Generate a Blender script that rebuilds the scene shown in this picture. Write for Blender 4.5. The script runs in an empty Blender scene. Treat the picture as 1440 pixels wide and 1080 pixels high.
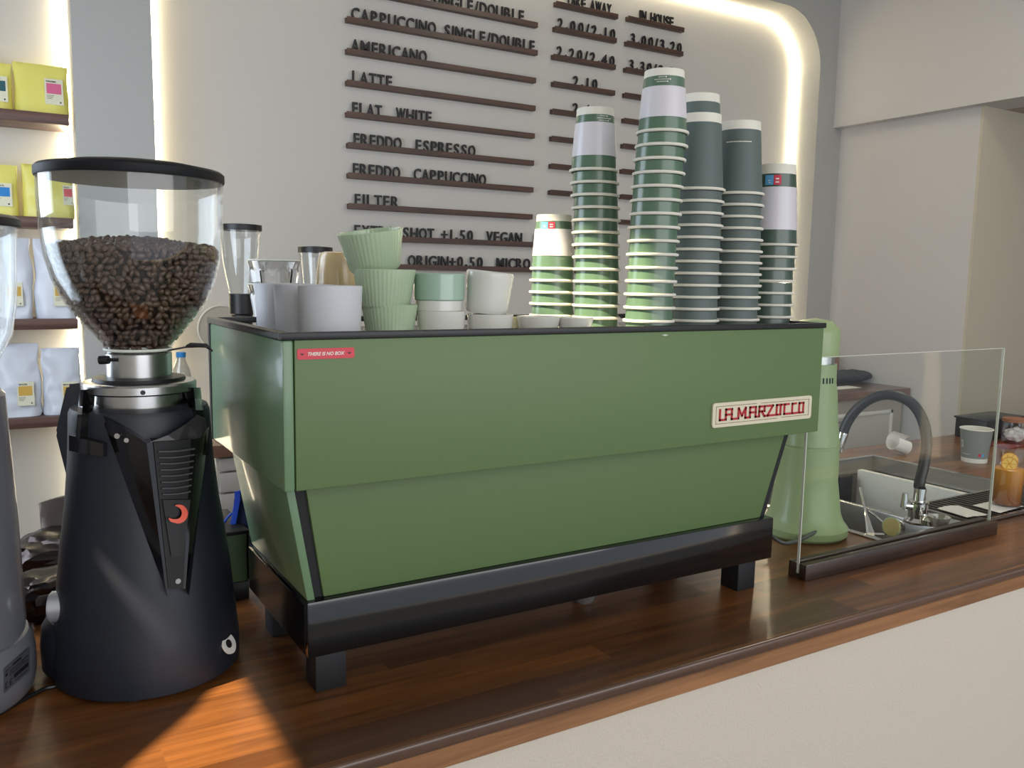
import bpy, bmesh, math, random
from mathutils import Vector, Matrix, noise
PI = math.pi
random.seed(7)
SC = bpy.context.scene
COL = SC.collection

# ------------------------------------------------------------------ camera
F = 1209.89
CAM = Vector((-0.2914, -1.0003, 0.5586))
_y, _p, _r = math.radians(-31.2767), math.radians(-6.9916), math.radians(0.9487)
FW = Vector((-math.sin(_y)*math.cos(_p), math.cos(_y)*math.cos(_p), math.sin(_p)))
_rt = Vector((math.cos(_y), math.sin(_y), 0)); _up = _rt.cross(FW)
RT = math.cos(_r)*_rt + math.sin(_r)*_up
UP = -math.sin(_r)*_rt + math.cos(_r)*_up
cd = bpy.data.cameras.new('camera'); cam = bpy.data.objects.new('camera', cd); COL.objects.link(cam)
cd.sensor_width = 36; cd.lens = F/1440*36; cd.clip_start = .02; cd.clip_end = 60
cam.matrix_world = Matrix(((RT.x, UP.x, -FW.x, CAM.x), (RT.y, UP.y, -FW.y, CAM.y), (RT.z, UP.z, -FW.z, CAM.z), (0, 0, 0, 1)))
SC.camera = cam

# ------------------------------------------------------------------ light
w = bpy.data.worlds.new('world'); SC.world = w; w.use_nodes = True
w.node_tree.nodes['Background'].inputs[0].default_value = (.80, .88, 1, 1)
w.node_tree.nodes['Background'].inputs[1].default_value = 0.9
SUN = Vector((-1, -.10, 1.15)).normalized()          # towards the sun
sl = bpy.data.lights.new('sun', 'SUN'); sl.energy = 18; sl.angle = math.radians(.8); sl.color = (1, .82, .56)
so = bpy.data.objects.new('sun', sl); COL.objects.link(so); so.rotation_euler = SUN.to_track_quat('Z', 'Y').to_euler()
def area(name, loc, target, sx, sy, e, c):
    l = bpy.data.lights.new(name, 'AREA'); l.shape = 'RECTANGLE'; l.size = sx; l.size_y = sy; l.energy = e; l.color = c
    o = bpy.data.objects.new(name, l); COL.objects.link(o); o.location = loc
    o.rotation_euler = (Vector(loc)-Vector(target)).to_track_quat('Z', 'Y').to_euler(); return o
area('front_window_light', (1.0, -3.4, 1.1), (1.0, 0, .6), 4.5, 2.0, 66, (1.0, .98, .97))
area('side_window_light', (-.93, 1.25, .6), (0, 1.45, .45), 1.5, 1.4, 38, (.74, .85, 1))
area('sink_fill_light', (2.7, .4, 2.4), (2.3, .4, 0), .6, .6, 15, (1, .92, .78))  # unseen overhead fill lamp, added to brighten the sink and right worktop
SC.view_settings.view_transform = 'Standard'; SC.view_settings.look = 'None'
SC.view_settings.exposure = 0.0; SC.view_settings.gamma = 1; SC.view_settings.use_curve_mapping = False

# ------------------------------------------------------------------ helpers
def ray(u, v): return FW*F + RT*(u-720) - UP*(v-540)
def on(u, v, axis, val):
    r = ray(u, v); i = 'xyz'.index(axis); return CAM + r*((val-CAM[i])/r[i])
def ad(u, v, d): return CAM + ray(u, v)*(d/F)
def lin(c): return tuple((x/255/12.92 if x/255 <= .04045 else ((x/255+.055)/1.055)**2.4) for x in c)
MATS = {}
def mat(name, rgb, rough=.5, metal=0, spec=.5, coat=0, bump=0, bscale=60, var=0, vscale=8, emit=None, es=0, trans=0, vrgb=None):
    if name in MATS: return MATS[name]
    m = bpy.data.materials.new(name); m.use_nodes = True; nt = m.node_tree; b = nt.nodes['Principled BSDF']
    c = lin(rgb)+(1,)
    b.inputs['Base Color'].default_value = c; b.inputs['Roughness'].default_value = rough
    b.inputs['Metallic'].default_value = metal; b.inputs['Specular IOR Level'].default_value = spec
    b.inputs['Coat Weight'].default_value = coat; b.inputs['Coat Roughness'].default_value = .08
    tc = nt.nodes.new('ShaderNodeTexCoord')
    if var or vrgb:
        n = nt.nodes.new('ShaderNodeTexNoise'); n.inputs['Scale'].default_value = vscale; n.inputs['Detail'].default_value = 5
        mx = nt.nodes.new('ShaderNodeMix'); mx.data_type = 'RGBA'
        nt.links.new(tc.outputs['Object'], n.inputs['Vector'])
        mx.inputs[6].default_value = c
        d = lin(vrgb)+(1,) if vrgb else tuple(x*(1-var) for x in c[:3])+(1,)
        mx.inputs[7].default_value = d
        nt.links.new(n.outputs['Fac'], mx.inputs[0]); nt.links.new(mx.outputs[2], b.inputs['Base Color'])
    if bump:
        n = nt.nodes.new('ShaderNodeTexNoise'); n.inputs['Scale'].default_value = bscale; n.inputs['Detail'].default_value = 4
        bp = nt.nodes.new('ShaderNodeBump'); bp.inputs['Strength'].default_value = bump; bp.inputs['Distance'].default_value = .002
        nt.links.new(tc.outputs['Object'], n.inputs['Vector']); nt.links.new(n.outputs['Fac'], bp.inputs['Height']); nt.links.new(bp.outputs['Normal'], b.inputs['Normal'])
    if emit: b.inputs['Emission Color'].default_value = lin(emit)+(1,); b.inputs['Emission Strength'].default_value = es
    MATS[name] = m; return m
def glassmat(name, tint=(.96, .97, .97), ior=1.45, rough=.02, gz=.75):
    m = bpy.data.materials.new(name); m.use_nodes = True; nt = m.node_tree; nt.nodes.clear()
    o = nt.nodes.new('ShaderNodeOutputMaterial'); mx = nt.nodes.new('ShaderNodeMixShader')
    t = nt.nodes.new('ShaderNodeBsdfTransparent'); t.inputs[0].default_value = tint+(1,)
    g = nt.nodes.new('ShaderNodeBsdfGlossy'); g.inputs['Roughness'].default_value = rough; g.inputs[0].default_value = (1, 1, 1, 1)
    lw = nt.nodes.new('ShaderNodeLayerWeight'); lw.inputs[0].default_value = .5
    pw = nt.nodes.new('ShaderNodeMath'); pw.operation = 'POWER'; pw.inputs[1].default_value = 4.0
    f = nt.nodes.new('ShaderNodeMath'); f.operation = 'MULTIPLY_ADD'; f.inputs[1].default_value = gz; f.inputs[2].default_value = ((ior-1)/(ior+1))**2*1.2; f.use_clamp = True
    nt.links.new(lw.outputs['Facing'], pw.inputs[0]); nt.links.new(pw.outputs[0], f.inputs[0]); nt.links.new(f.outputs[0], mx.inputs[0]); nt.links.new(t.outputs[0], mx.inputs[1]); nt.links.new(g.outputs[0], mx.inputs[2]); nt.links.new(mx.outputs[0], o.inputs[0])
    return m
def woodmat(name, c1, c2, rough=.3, axis='x', sc=1.0, lam=0.0, coat=.3):
    """grain along the axis; lam = width of glued staves"""
    m = bpy.data.materials.new(name); m.use_nodes = True; nt = m.node_tree; b = nt.nodes['Principled BSDF']; L = nt.links.new
    tc = nt.nodes.new('ShaderNodeTexCoord'); mp = nt.nodes.new('ShaderNodeMapping')
    s = [22, 22, 22]; s['xyz'.index(axis)] = 1.3
    mp.inputs['Scale'].default_value = [v*sc for v in s]
    L(tc.outputs['Object'], mp.inputs[0])
    vec = mp.outputs[0]
    n = nt.nodes.new('ShaderNodeTexNoise'); n.inputs['Scale'].default_value = 1.6; n.inputs['Detail'].default_value = 8; n.inputs['Roughness'].default_value = .65; n.inputs['Distortion'].default_value = .6
    fac = n.outputs['Fac']
    if lam:
        sp = nt.nodes.new('ShaderNodeSeparateXYZ'); L(tc.outputs['Object'], sp.inputs[0])
        def mth(op, a, bb):
            k = nt.nodes.new('ShaderNodeMath'); k.operation = op
            for i, q in enumerate((a, bb)):
                if q is None: continue
                if isinstance(q, (int, float)): k.inputs[i].default_value = q
                else: L(q, k.inputs[i])
            return k.outputs[0]
        row = mth('FLOOR', mth('DIVIDE', sp.outputs[1], lam), None)
        wn = nt.nodes.new('ShaderNodeTexWhiteNoise'); wn.noise_dimensions = '1D'; L(row, wn.inputs['W'])
        col = mth('FLOOR', mth('DIVIDE', mth('ADD', sp.outputs[0], mth('MULTIPLY', wn.outputs['Value'], 3.0)), .62), None)
        wn2 = nt.nodes.new('ShaderNodeTexWhiteNoise'); wn2.noise_dimensions = '2D'
        cb = nt.nodes.new('ShaderNodeCombineXYZ'); L(row, cb.inputs[0]); L(col, cb.inputs[1]); L(cb.outputs[0], wn2.inputs['Vector'])
        va = nt.nodes.new('ShaderNodeVectorMath'); va.operation = 'ADD'
        vm = nt.nodes.new('ShaderNodeVectorMath'); vm.operation = 'SCALE'; L(wn2.outputs['Color'], vm.inputs[0]); vm.inputs['Scale'].default_value = 40
        L(vec, va.inputs[0]); L(vm.outputs[0], va.inputs[1]); vec = va.outputs[0]
        fac = mth('ADD', mth('MULTIPLY', n.outputs['Fac'], .85), mth('MULTIPLY', mth('SUBTRACT', wn2.outputs['Value'], .5), .30))
    L(vec, n.inputs['Vector'])
    r = nt.nodes.new('ShaderNodeValToRGB'); r.color_ramp.elements[0].position = .30; r.color_ramp.elements[1].position = .72
    r.color_ramp.elements[0].color = lin(c1)+(1,); r.color_ramp.elements[1].color = lin(c2)+(1,)
    L(fac, r.inputs[0]); L(r.outputs[0], b.inputs['Base Color'])
    b.inputs['Roughness'].default_value = rough; b.inputs['Coat Weight'].default_value = coat; b.inputs['Coat Roughness'].default_value = .15
    bp = nt.nodes.new('ShaderNodeBump'); bp.inputs['Strength'].default_value = .12; bp.inputs['Distance'].default_value = .001
    L(n.outputs['Fac'], bp.inputs['Height']); L(bp.outputs[0], b.inputs['Normal'])
    return m

WM = {}
def obj(name, bm, m, parent=None, loc=None, smooth=True, angle=35, doubles=False):
    if doubles: bmesh.ops.remove_doubles(bm, verts=bm.verts, dist=1e-5)
    bmesh.ops.recalc_face_normals(bm, faces=bm.faces)
    if parent is not None: off = WM[parent.name]
    else: off = Vector(loc) if loc is not None else Vector((0, 0, 0))
    if off.length: bmesh.ops.translate(bm, verts=bm.verts, vec=-off)
    me = bpy.data.meshes.new(name); bm.to_mesh(me); bm.free()
    for x in (m if isinstance(m, (list, tuple)) else [m]): me.materials.append(x)
    if smooth:
        me.polygons.foreach_set('use_smooth', [True]*len(me.polygons)); me.set_sharp_from_angle(angle=math.radians(angle))
    o = bpy.data.objects.new(name, me); COL.objects.link(o)
    if parent is not None: o.parent = parent
    else: o.location = off
    WM[o.name] = off.copy() if isinstance(off, Vector) else Vector(off)
    return o
def tag(o, label, cat, group=None, kind=None):
    o['label'] = label; o['category'] = cat
    if group: o['group'] = group
    if kind: o['kind'] = kind
    return o
def thing(name, label, cat, loc=(0, 0, 0), group=None):
    o = bpy.data.objects.new(name, None); COL.objects.link(o); o.location = loc; o.empty_display_size = .05
    WM[o.name] = Vector(loc); return tag(o, label, cat, group)
def struct(name, bm, m, loc=None, smooth=False):
    o = obj(name, bm, m, None, loc, smooth); o['kind'] = 'structure'; return o
KIDS = {}
def dup(root, loc, label=None):
    r = root.copy(); COL.objects.link(r); r.location = loc
    if label: r['label'] = label
    for ch in list(root.children):
        c = ch.copy(); COL.objects.link(c); c.parent = r
        for g in ch.children:
            d = g.copy(); COL.objects.link(d); d.parent = c
    return r
def B(): return bmesh.new()
def box(bm, a, b, bev=0, seg=2, mi=0, mtx=None):
    a, b = Vector(a), Vector(b)
    n = bmesh.ops.create_cube(bm, size=1)['verts']
    bmesh.ops.scale(bm, vec=(b-a), verts=n); bmesh.ops.translate(bm, vec=(a+b)/2, verts=n)
    if mtx is not None: bmesh.ops.transform(bm, matrix=mtx, verts=n)
    fs = {f for v in n for f in v.link_faces}
    for f in fs: f.material_index = mi
    if bev:
        es = list({e for v in n for e in v.link_edges})
        bmesh.ops.bevel(bm, geom=es, offset=bev, segments=seg, affect='EDGES', profile=.5)
    return bm
def hexa(bm, P, bev=0, mi=0):
    """P: 8 points, bottom loop then top loop"""
    v = [bm.verts.new(p) for p in P]
    fs = [bm.faces.new([v[i] for i in q]) for q in ((3, 2, 1, 0), (4, 5, 6, 7), (0, 1, 5, 4), (1, 2, 6, 5), (2, 3, 7, 6), (3, 0, 4, 7))]
    for f in fs: f.material_index = mi
    if bev: bmesh.ops.bevel(bm, geom=list({e for f in fs for e in f.edges}), offset=bev, segments=2, affect='EDGES', profile=.5)
    return bm
def lathe(bm, prof, c=(0, 0), n=48, mi=None, rf=None, squash=None):
    """prof: (r, z); mi: material index per segment"""
    rings = []
    for r, z in prof:
        ring = []
        if r < 1e-6: ring = [bm.verts.new((c[0], c[1], z))]
        else:
            for k in range(n):
                a = 2*PI*k/n; rr = r*(rf(a, z) if rf else 1)
                ring.append(bm.verts.new((c[0]+rr*math.cos(a), c[1]+rr*math.sin(a), z)))
        rings.append(ring)
    for j in range(len(rings)-1):
        A, C = rings[j], rings[j+1]
        if len(A) == 1 and len(C) == 1: continue
        for k in range(n):
            k2 = (k+1) % n
            if len(A) == 1: f = bm.faces.new((A[0], C[k2], C[k]))
            elif len(C) == 1: f = bm.faces.new((A[k], A[k2], C[0]))
            else: f = bm.faces.new((A[k], A[k2], C[k2], C[k]))
            if mi: f.material_index = mi[j]
    return bm
def shell(outer, t=.003, zb=None):
    """closed thin wall from an outer (r,z) profile going upwards"""
    inner = [(max(r-t, .0005), z) for r, z in reversed(outer)]
    return outer+inner+[outer[0]]
def torus(bm, c, R, r, n=48, m=8, sz=1):
    V = [[bm.verts.new((c[0]+(R+r*math.cos(2*PI*j/m))*math.cos(2*PI*i/n), c[1]+(R+r*math.cos(2*PI*j/m))*math.sin(2*PI*i/n), c[2]+sz*r*math.sin(2*PI*j/m))) for j in range(m)] for i in range(n)]
    for i in range(n):
        for j in range(m): bm.faces.new((V[i][j], V[(i+1) % n][j], V[(i+1) % n][(j+1) % m], V[i][(j+1) % m]))
    return bm
def tube(bm, pts, r, n=12, cap=True, smooth=0):
    pts = [Vector(p) for p in pts]
    if smooth:
        out = []
        for i in range(len(pts)-1):
            p0 = pts[max(i-1, 0)]; p1 = pts[i]; p2 = pts[i+1]; p3 = pts[min(i+2, len(pts)-1)]
            for k in range(smooth):
                t = k/smooth; out.append(.5*((2*p1)+(p2-p0)*t+(2*p0-5*p1+4*p2-p3)*t*t+(-p0+3*p1-3*p2+p3)*t**3))
        pts = out+[pts[-1]]
    rs = r if isinstance(r, (list, tuple)) else None
    rings = []; ref = None
    for i, p in enumerate(pts):
        d = (pts[min(i+1, len(pts)-1)]-pts[max(i-1, 0)]).normalized()
        if ref is None: ref = Vector((0, 0, 1)) if abs(d.z) < .9 else Vector((1, 0, 0))
        u = (ref-d*ref.dot(d)).normalized(); ref = u; v = d.cross(u)
        if rs: q = i/(len(pts)-1)*(len(rs)-1); a = int(min(q, len(rs)-2)); rr = rs[a]+(rs[a+1]-rs[a])*(q-a)
        else: rr = r
        rings.append([bm.verts.new(p+rr*(math.cos(2*PI*k/n)*u+math.sin(2*PI*k/n)*v)) for k in range(n)])
    for a, b in zip(rings, rings[1:]):
        for k in range(n): bm.faces.new((a[k], a[(k+1) % n], b[(k+1) % n], b[k]))
    if cap: bm.faces.new(rings[0]); bm.faces.new(rings[-1])
    return bm
def prism(bm, poly, d, mi=0):
    """poly: 3D points; extruded by the vector d"""
    d = Vector(d); a = [bm.verts.new(p) for p in poly]; b = [bm.verts.new(Vector(p)+d) for p in poly]
    fs = [bm.faces.new(a), bm.faces.new(b[::-1])]+[bm.faces.new((a[i], a[(i+1) % len(a)], b[(i+1) % len(a)], b[i])) for i in range(len(a))]
    for f in fs: f.material_index = mi
    return bm
def rrect(x0, z0, x1, z1, r, n=8):
    out = []
    for cx, cz, a0 in ((x1-r, z1-r, 0), (x0+r, z1-r, 90), (x0+r, z0+r, 180), (x1-r, z0+r, 270)):
        for k in range(n+1):
            a = math.radians(a0+90*k/n); out.append((cx+r*math.cos(a), cz+r*math.sin(a)))
    return out
def plate(outer, holes, f, d):
    """flat plate with holes; f maps (u,v) to 3D; extruded by d"""
    bm = B(); es = []
    for lp in [outer]+holes:
        vs = [bm.verts.new(f(*p)) for p in lp]
        es += [bm.edges.new((vs[i], vs[(i+1) % len(vs)])) for i in range(len(vs))]
    bmesh.ops.triangle_fill(bm, edges=es, use_beauty=True, use_dissolve=False)
    g = bmesh.ops.extrude_face_region(bm, geom=list(bm.faces))
    bmesh.ops.translate(bm, verts=[v for v in g['geom'] if isinstance(v, bmesh.types.BMVert)], vec=d)
    return bm
_tc = {}
def text_mesh(s, bold=.0, ext=.0, shear=0, ax='LEFT'):
    """text as a mesh in x,z plane facing -y, cap height 1"""
    k = (s, bold, ext, shear)
    if k in _tc: return _tc[k]
    c = bpy.data.curves.new('t', 'FONT'); c.body = s; c.size = 1/.73; c.offset = bold; c.extrude = ext; c.shear = shear; c.resolution_u = 3
    o = bpy.data.objects.new('t', c); COL.objects.link(o); bpy.context.view_layer.update()
    me = bpy.data.meshes.new_from_object(o.evaluated_get(bpy.context.evaluated_depsgraph_get()))
    bpy.data.objects.remove(o); bpy.data.curves.remove(c)
    xs = [v.co.x for v in me.vertices] or [0]
    _tc[k] = (me, min(xs), max(xs)); return _tc[k]
def add_text(bm, s, M4, width=None, height=1, bold=0, ext=.0, shear=0, mi=0):
    """M4 maps local x (right), z (up), y (away from the reader) to the scene"""
    me, a, b = text_mesh(s, bold, ext, shear); sx = height if width is None else width/max(b-a, 1e-6)
    t = bmesh.new(); t.from_mesh(me)
    T = M4 @ Matrix(((sx, 0, 0, -a*sx), (0, 0, -1, 0), (0, height, 0, 0), (0, 0, 0, 1)))
    vm = {}
    for v in t.verts: vm[v] = bm.verts.new(T @ v.co)
    for f in t.faces:
        try: bm.faces.new([vm[v] for v in f.verts]).material_index = mi
        except ValueError: pass
    t.free(); return bm
def loft(bm, rings, cap=True, mi=0):
    V = [[bm.verts.new(p) for p in r] for r in rings]; n = len(V[0])
    for a, b in zip(V, V[1:]):
        for k in range(n): bm.faces.new((a[k], a[(k+1) % n], b[(k+1) % n], b[k])).material_index = mi
    if cap: bm.faces.new(V[0][::-1]).material_index = mi; bm.faces.new(V[-1]).material_index = mi
    return bm

# ------------------------------------------------------------------ materials
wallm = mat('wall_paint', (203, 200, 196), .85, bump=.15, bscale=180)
wallw = mat('wall_paint_side', (205, 203, 198), .85, bump=.1, bscale=160)
nichem = mat('niche_paint', (194, 191, 184), .85, bump=.1, bscale=160)
stucco = mat('stucco', (207, 197, 182), .9, bump=.7, bscale=260)
green = mat('green_paint', (96, 119, 76), .45, spec=.4)
greeng = mat('green_paint_glossy', (104, 134, 100), .36, coat=.25)
pale = mat('pale_green_paint', (148, 168, 120), .4, coat=.15)
black = mat('black_plastic', (16, 17, 19), .42)
blackg = mat('black_gloss', (9, 9, 10), .12, coat=.5)
blackm = mat('black_matte', (20, 21, 24), .6, bump=.15, bscale=900)
navy = mat('grinder_black', (27, 32, 42), .45, bump=.1, bscale=900)
greyg = mat('grey_grinder_paint', (104, 106, 112), .28, coat=.5)
steel = mat('brushed_steel', (196, 196, 194), .26, 1)
steeld = mat('sink_steel', (172, 168, 160), .32, .7)
chrome = mat('chrome', (225, 225, 225), .07, 1)
ceram = mat('white_ceramic', (214, 214, 206), .25, coat=.4)
speck = mat('speckled_ceramic', (205, 207, 212), .5, var=.1, vscale=300, bump=.1, bscale=400)
mint = mat('mint_ceramic', (172, 192, 160), .22, coat=.5)
aqua = mat('aqua_ceramic', (154, 182, 162), .2, coat=.5)
beige = mat('beige_ceramic', (176, 150, 106), .25, coat=.4, vrgb=(204, 184, 142), vscale=30)
paperw = mat('white_paper', (226, 224, 216), .6)
cupgreen = mat('cup_green', (80, 108, 86), .3, coat=.3)
cupdark = mat('cup_dark_green', (62, 82, 70), .3, coat=.3)
cupgrey = mat('cup_grey', (86, 99, 95), .55)
cupwhite = mat('cup_white', (222, 219, 206), .5)
sleevem = mat('sleeve_white', (208, 205, 210), .35, coat=.2)
blue = mat('print_blue', (88, 160, 205), .5)
redp = mat('print_red', (200, 50, 72), .5)
redl = mat('letter_red', (178, 20, 34), .4)
cream = mat('badge_cream', (214, 206, 180), .4)
letm = mat('black_letter', (22, 22, 24), .5)
railm = woodmat('rail_wood', (52, 34, 26), (92, 62, 48), .45, 'x', 1.5, coat=.1)
shelfm = woodmat('shelf_wood', (66, 44, 38), (108, 76, 66), .45, 'x', 1.2, coat=.1)
topm = woodmat('worktop_wood', (76, 45, 22), (146, 92, 46), .34, 'x', 1.0, lam=.062, coat=.2)
edgem = woodmat('edge_wood', (62, 42, 32), (104, 74, 56), .3, 'x', 1.2, coat=.3)
darkw = woodmat('dark_rail_wood', (38, 28, 22), (72, 52, 42), .35, 'x', 2, coat=.2)
backw = woodmat('back_worktop_wood', (84, 56, 42), (132, 92, 72), .3, 'x', 1, lam=.06, coat=.3)
cabm = mat('cabinet_paint', (176, 168, 154), .5)
cabp = mat('cabinet_panel', (196, 192, 184), .5)
GL = glassmat('clear_glass')
GL2 = glassmat('guard_glass', (.95, .965, .95), 1.2, .02, .25)
edgegl = mat('glass_edge', (222, 226, 214), .4)
led = mat('led_strip', (255, 232, 190), emit=(255, 240, 205), es=27)
beanm = mat('coffee_bean', (70, 54, 44), .45, vrgb=(102, 78, 62), vscale=25, coat=.15)
yellow = mat('yellow_pouch', (222, 214, 108), .45, coat=.2, bump=.2, bscale=30)
silverw = mat('white_foil_pouch', (206, 211, 220), .4, coat=.2, bump=.3, bscale=25)
foil = mat('dark_foil', (58, 50, 48), .22, .75, bump=.3, bscale=30)

# ------------------------------------------------------------------ room
ZF = -.98; ZC = 2.7; YW = 2.44; YN = 2.62
fl = B(); box(fl, (-1.02, -3.6, ZF-.05), (7.2, 3, ZF)); struct('floor', fl, mat('floor_tiles', (150, 144, 134), .5, var=.15, vscale=3))
ce = B(); box(ce, (-1.02, -3.6, ZC), (7.2, 3, ZC+.05)); struct('ceiling', ce, wallw)
# wall with the two recessed niches (shelf niche on the left, menu niche in the middle)
menu_hole = rrect(.2566, ZF+.02, 3.812, 2.066, .30, 14)
shelf_hole = rrect(-.98, ZF+.02, -.003, 2.3, .02, 2)
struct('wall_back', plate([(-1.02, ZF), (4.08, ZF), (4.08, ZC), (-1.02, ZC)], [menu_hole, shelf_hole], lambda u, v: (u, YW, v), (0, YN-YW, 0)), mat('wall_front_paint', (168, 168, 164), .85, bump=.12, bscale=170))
b = B(); box(b, (-1.02, YN, ZF), (4.2, YN+.06, ZC)); struct('wall_niche', b, nichem)
# right: lower recessed side wall, bulkhead above, return wall beyond the corner
b = B(); box(b, (4.02, 1.60, ZF), (4.2, YW, 1.456)); struct('wall_right', b, wallm)
b = B(); box(b, (3.953, -3.6, 1.456), (4.2, YW+.002, ZC)); struct('wall_bulkhead', b, wallm)
b = B(); box(b, (4.02, 1.585, ZF), (7.0, 1.60, 1.456)); struct('wall_return', b, mat('return_paint', (196, 188, 168), .85, bump=.1, bscale=160))
b = B(); box(b, (4.2, -3.6, 1.456), (7.0, 1.62, 1.52)); struct('ceiling_low', b, mat('low_ceiling_paint', (170, 160, 148), .85))
b = B(); box(b, (7.0, -3.6, ZF), (7.1, 1.70, ZC)); struct('wall_far', b, wallm)
# unseen left wall added as sun mask, openings shaped to the lit patches
XL = -1.0
def back(p): p = Vector(p); q = p+SUN*((XL-p.x)/SUN.x); return (q.y, q.z)
openA = [back(p) for p in ((.5, .0, .505), (.5, .62, .505), (.5, .62, .70), (.5, .0, .70))]
openB = [back(p) for p in ((-.31, -.13, 0), (0, -.13, 0), (.004, .235, 0), (-.008, .222, 0), (-.09, .104, 0))]
win1 = rrect(.35, -.1, 1.75, 1.0, .01, 1)
struct('sun_mask_left', plate([(-3.6, ZF), (YN, ZF), (YN, ZC), (-3.6, ZC)], [openA, openB], lambda u, v: (XL, u, v), (-.02, 0, 0)), wallw)
# LED strips tucked in the niches
def strip(name, pts, label, grp=None):
    b = B(); tube(b, pts, .007, 8); return tag(obj(name, b, led), label, 'light strip', grp)
pr = [(x, YN-.016, z) for x, z in rrect(.2566+.02, ZF+.1, 3.812-.012, 2.066-.012, .29, 14)]
strip('led_strip', pr+[pr[0]], 'warm glowing strip of light around the inside of the menu niche')
strip('led_strip', [(-.016, YN-.016, ZF+.1), (-.016, YN-.016, 2.29)], 'warm glowing strip of light up the right side of the shelf niche')

# ------------------------------------------------------------------ bar counter
YF, YB = -.108, .875
SX0, SX1, SY0, SY1 = 1.353, 2.17, .125, .76
bar = thing('bar_counter', 'long bar counter with dark wood top and cream plaster front', 'counter', (1.2, .4, ZF))
obj('worktop', plate([(-.995, YF+.006), (4.3, YF+.006), (4.3, YB), (-.995, YB)], [[(SX0, SY0), (SX1, SY0), (SX1, SY1), (SX0, SY1)]], lambda u, v: (u, v, 0), (0, 0, -.044)), topm, bar, smooth=False)
b = B(); box(b, (-.995, YF, -.019), (4.3, YF+.012, -.0005), .005, 3); obj('edge_moulding', b, edgem, bar)
b = B(); box(b, (-.995, YF+.003, -.047), (4.3, YF+.02, -.0195), .002, 1); obj('fascia_board', b, woodmat('fascia_wood', (108, 72, 44), (170, 120, 78), .35, 'x', 1.4), bar)
b = B(); box(b, (-.995, YF+.014, ZF+.002), (4.3, YF+.10, -.044)); obj('front_panel', b, stucco, bar, smooth=False)
b = B(); box(b, (-.995, YB-.04, ZF+.002), (4.3, YB-.02, -.044)); obj('rear_panel', b, cabm, bar, smooth=False)

# ------------------------------------------------------------------ back counter
bc = thing('back_counter', 'back counter with brown wood top along the menu wall', 'counter', (2.1, 2.2, ZF))
b = B(); box(b, (.30, 1.865, -.042), (4.005, YW-.003, 0), .003); obj('worktop', b, backw, bc)
b = B(); box(b, (.33, 1.91, ZF+.002), (4.0, YW-.02, -.043)); obj('cabinet', b, cabm, bc, smooth=False)
x = .335
for i in range(3):
    for z0, z1 in ((-.093, -.05), (-.165, -.100), (-.235, -.172)):
        b = B(); box(b, (.335+i*.30, 1.885, z0), (.628+i*.30, 1.91, z1), .003); obj('drawer', b, mat('drawer_front', (150, 144, 136), .4), bc)
for i, (a, c) in enumerate(((1.6, 2.35), (2.4, 3.12), (3.17, 3.90))):
    d = B(); box(d, (a, 1.895, ZF+.12), (c, 1.91, -.115), .002); dd = obj('door', d, cabp, bc)
    d = B()
    for q in (((a, 1.888, -.135), (c, 1.896, -.115)), ((a, 1.888, ZF+.12), (a+.02, 1.896, -.115)), ((c-.02, 1.888, ZF+.12), (c, 1.896, -.115))): box(d, *q, .002)
    obj('door_frame', d, paperw, dd)
    d = B(); box(d, (a+.18, 1.872, -.16), (a+.30, 1.888, -.148), .003); obj('handle', d, steel, dd)

# ------------------------------------------------------------------ menu rails and letters
RY = YN-.028
def onw(u, v, y=RY): return on(u, v, 'y', y)
CW = {'I': .42, '.': .5, '/': .62, ' ': .75, 'M': 1.15, 'W': 1.25, '1': .8, '+': .85, 'L': .82, 'E': .86, 'F': .84, 'T': .86, 'C': .98, 'G': 1, 'O': 1, 'N': 1, 'H': 1, 'A': .96}
LET = {}
def letter(ch, h):
    k = (ch, round(h, 4))
    if k not in LET:
        bm = B(); s = ch
        me, a, c = text_mesh(s, .022, .09)
        M4 = Matrix.Identity(4)
        add_text(bm, s, M4, width=(c-a)*h*.84, height=h, bold=.022, ext=.09)
        for v in bm.verts: v.co.y *= h
        if ch == '.':
            for v in bm.verts: v.co.z += h*.12
        me2 = bpy.data.meshes.new('letter'); bm.to_mesh(me2); bm.free(); me2.materials.append(letm); LET[k] = (me2, (c-a)*h*.84)
    return LET[k]
def rail(label, uL, vL, uR, vR, txt=None, tu=None, h=.052):
    A, C = onw(uL, vL), onw(uR, vR); z = (A.z+C.z)/2
    t = thing('menu_rail', label, 'menu rail', ((A.x+C.x)/2, YN, z-.02), 'wooden menu rails on the niche wall')
    b = B(); box(b, (A.x, RY, z-.024), (C.x, YN-.0005, z-.008), .0015, 1); box(b, (A.x, RY, z-.010), (C.x, RY+.006, z), .001, 1)
    box(b, (A.x, YN-.010, z-.010), (C.x, YN-.0005, z-.002), .001, 1); obj('rail', b, railm, t)
    for s, u0, u1 in (txt or []):
        x0, x1 = onw(u0, vL, RY+.012).x, onw(u1, vR, RY+.012).x
        tot = sum(CW.get(c, .95) for c in s); x = x0
        for ch in s:
            wd = CW.get(ch, .95)/tot*(x1-x0)
            if ch != ' ':
                me, gw = letter(ch, h)
                o = bpy.data.objects.new('letter', me); COL.objects.link(o); o.parent = t
                sxx = min(1, wd*.86/gw) if gw > 1e-5 else 1
                o.location = Vector((x+(wd-gw*sxx)/2, RY+.0125, z-.0079))-WM[t.name]; o.scale = (sxx, 1, 1)
            x += wd
    return t
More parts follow.
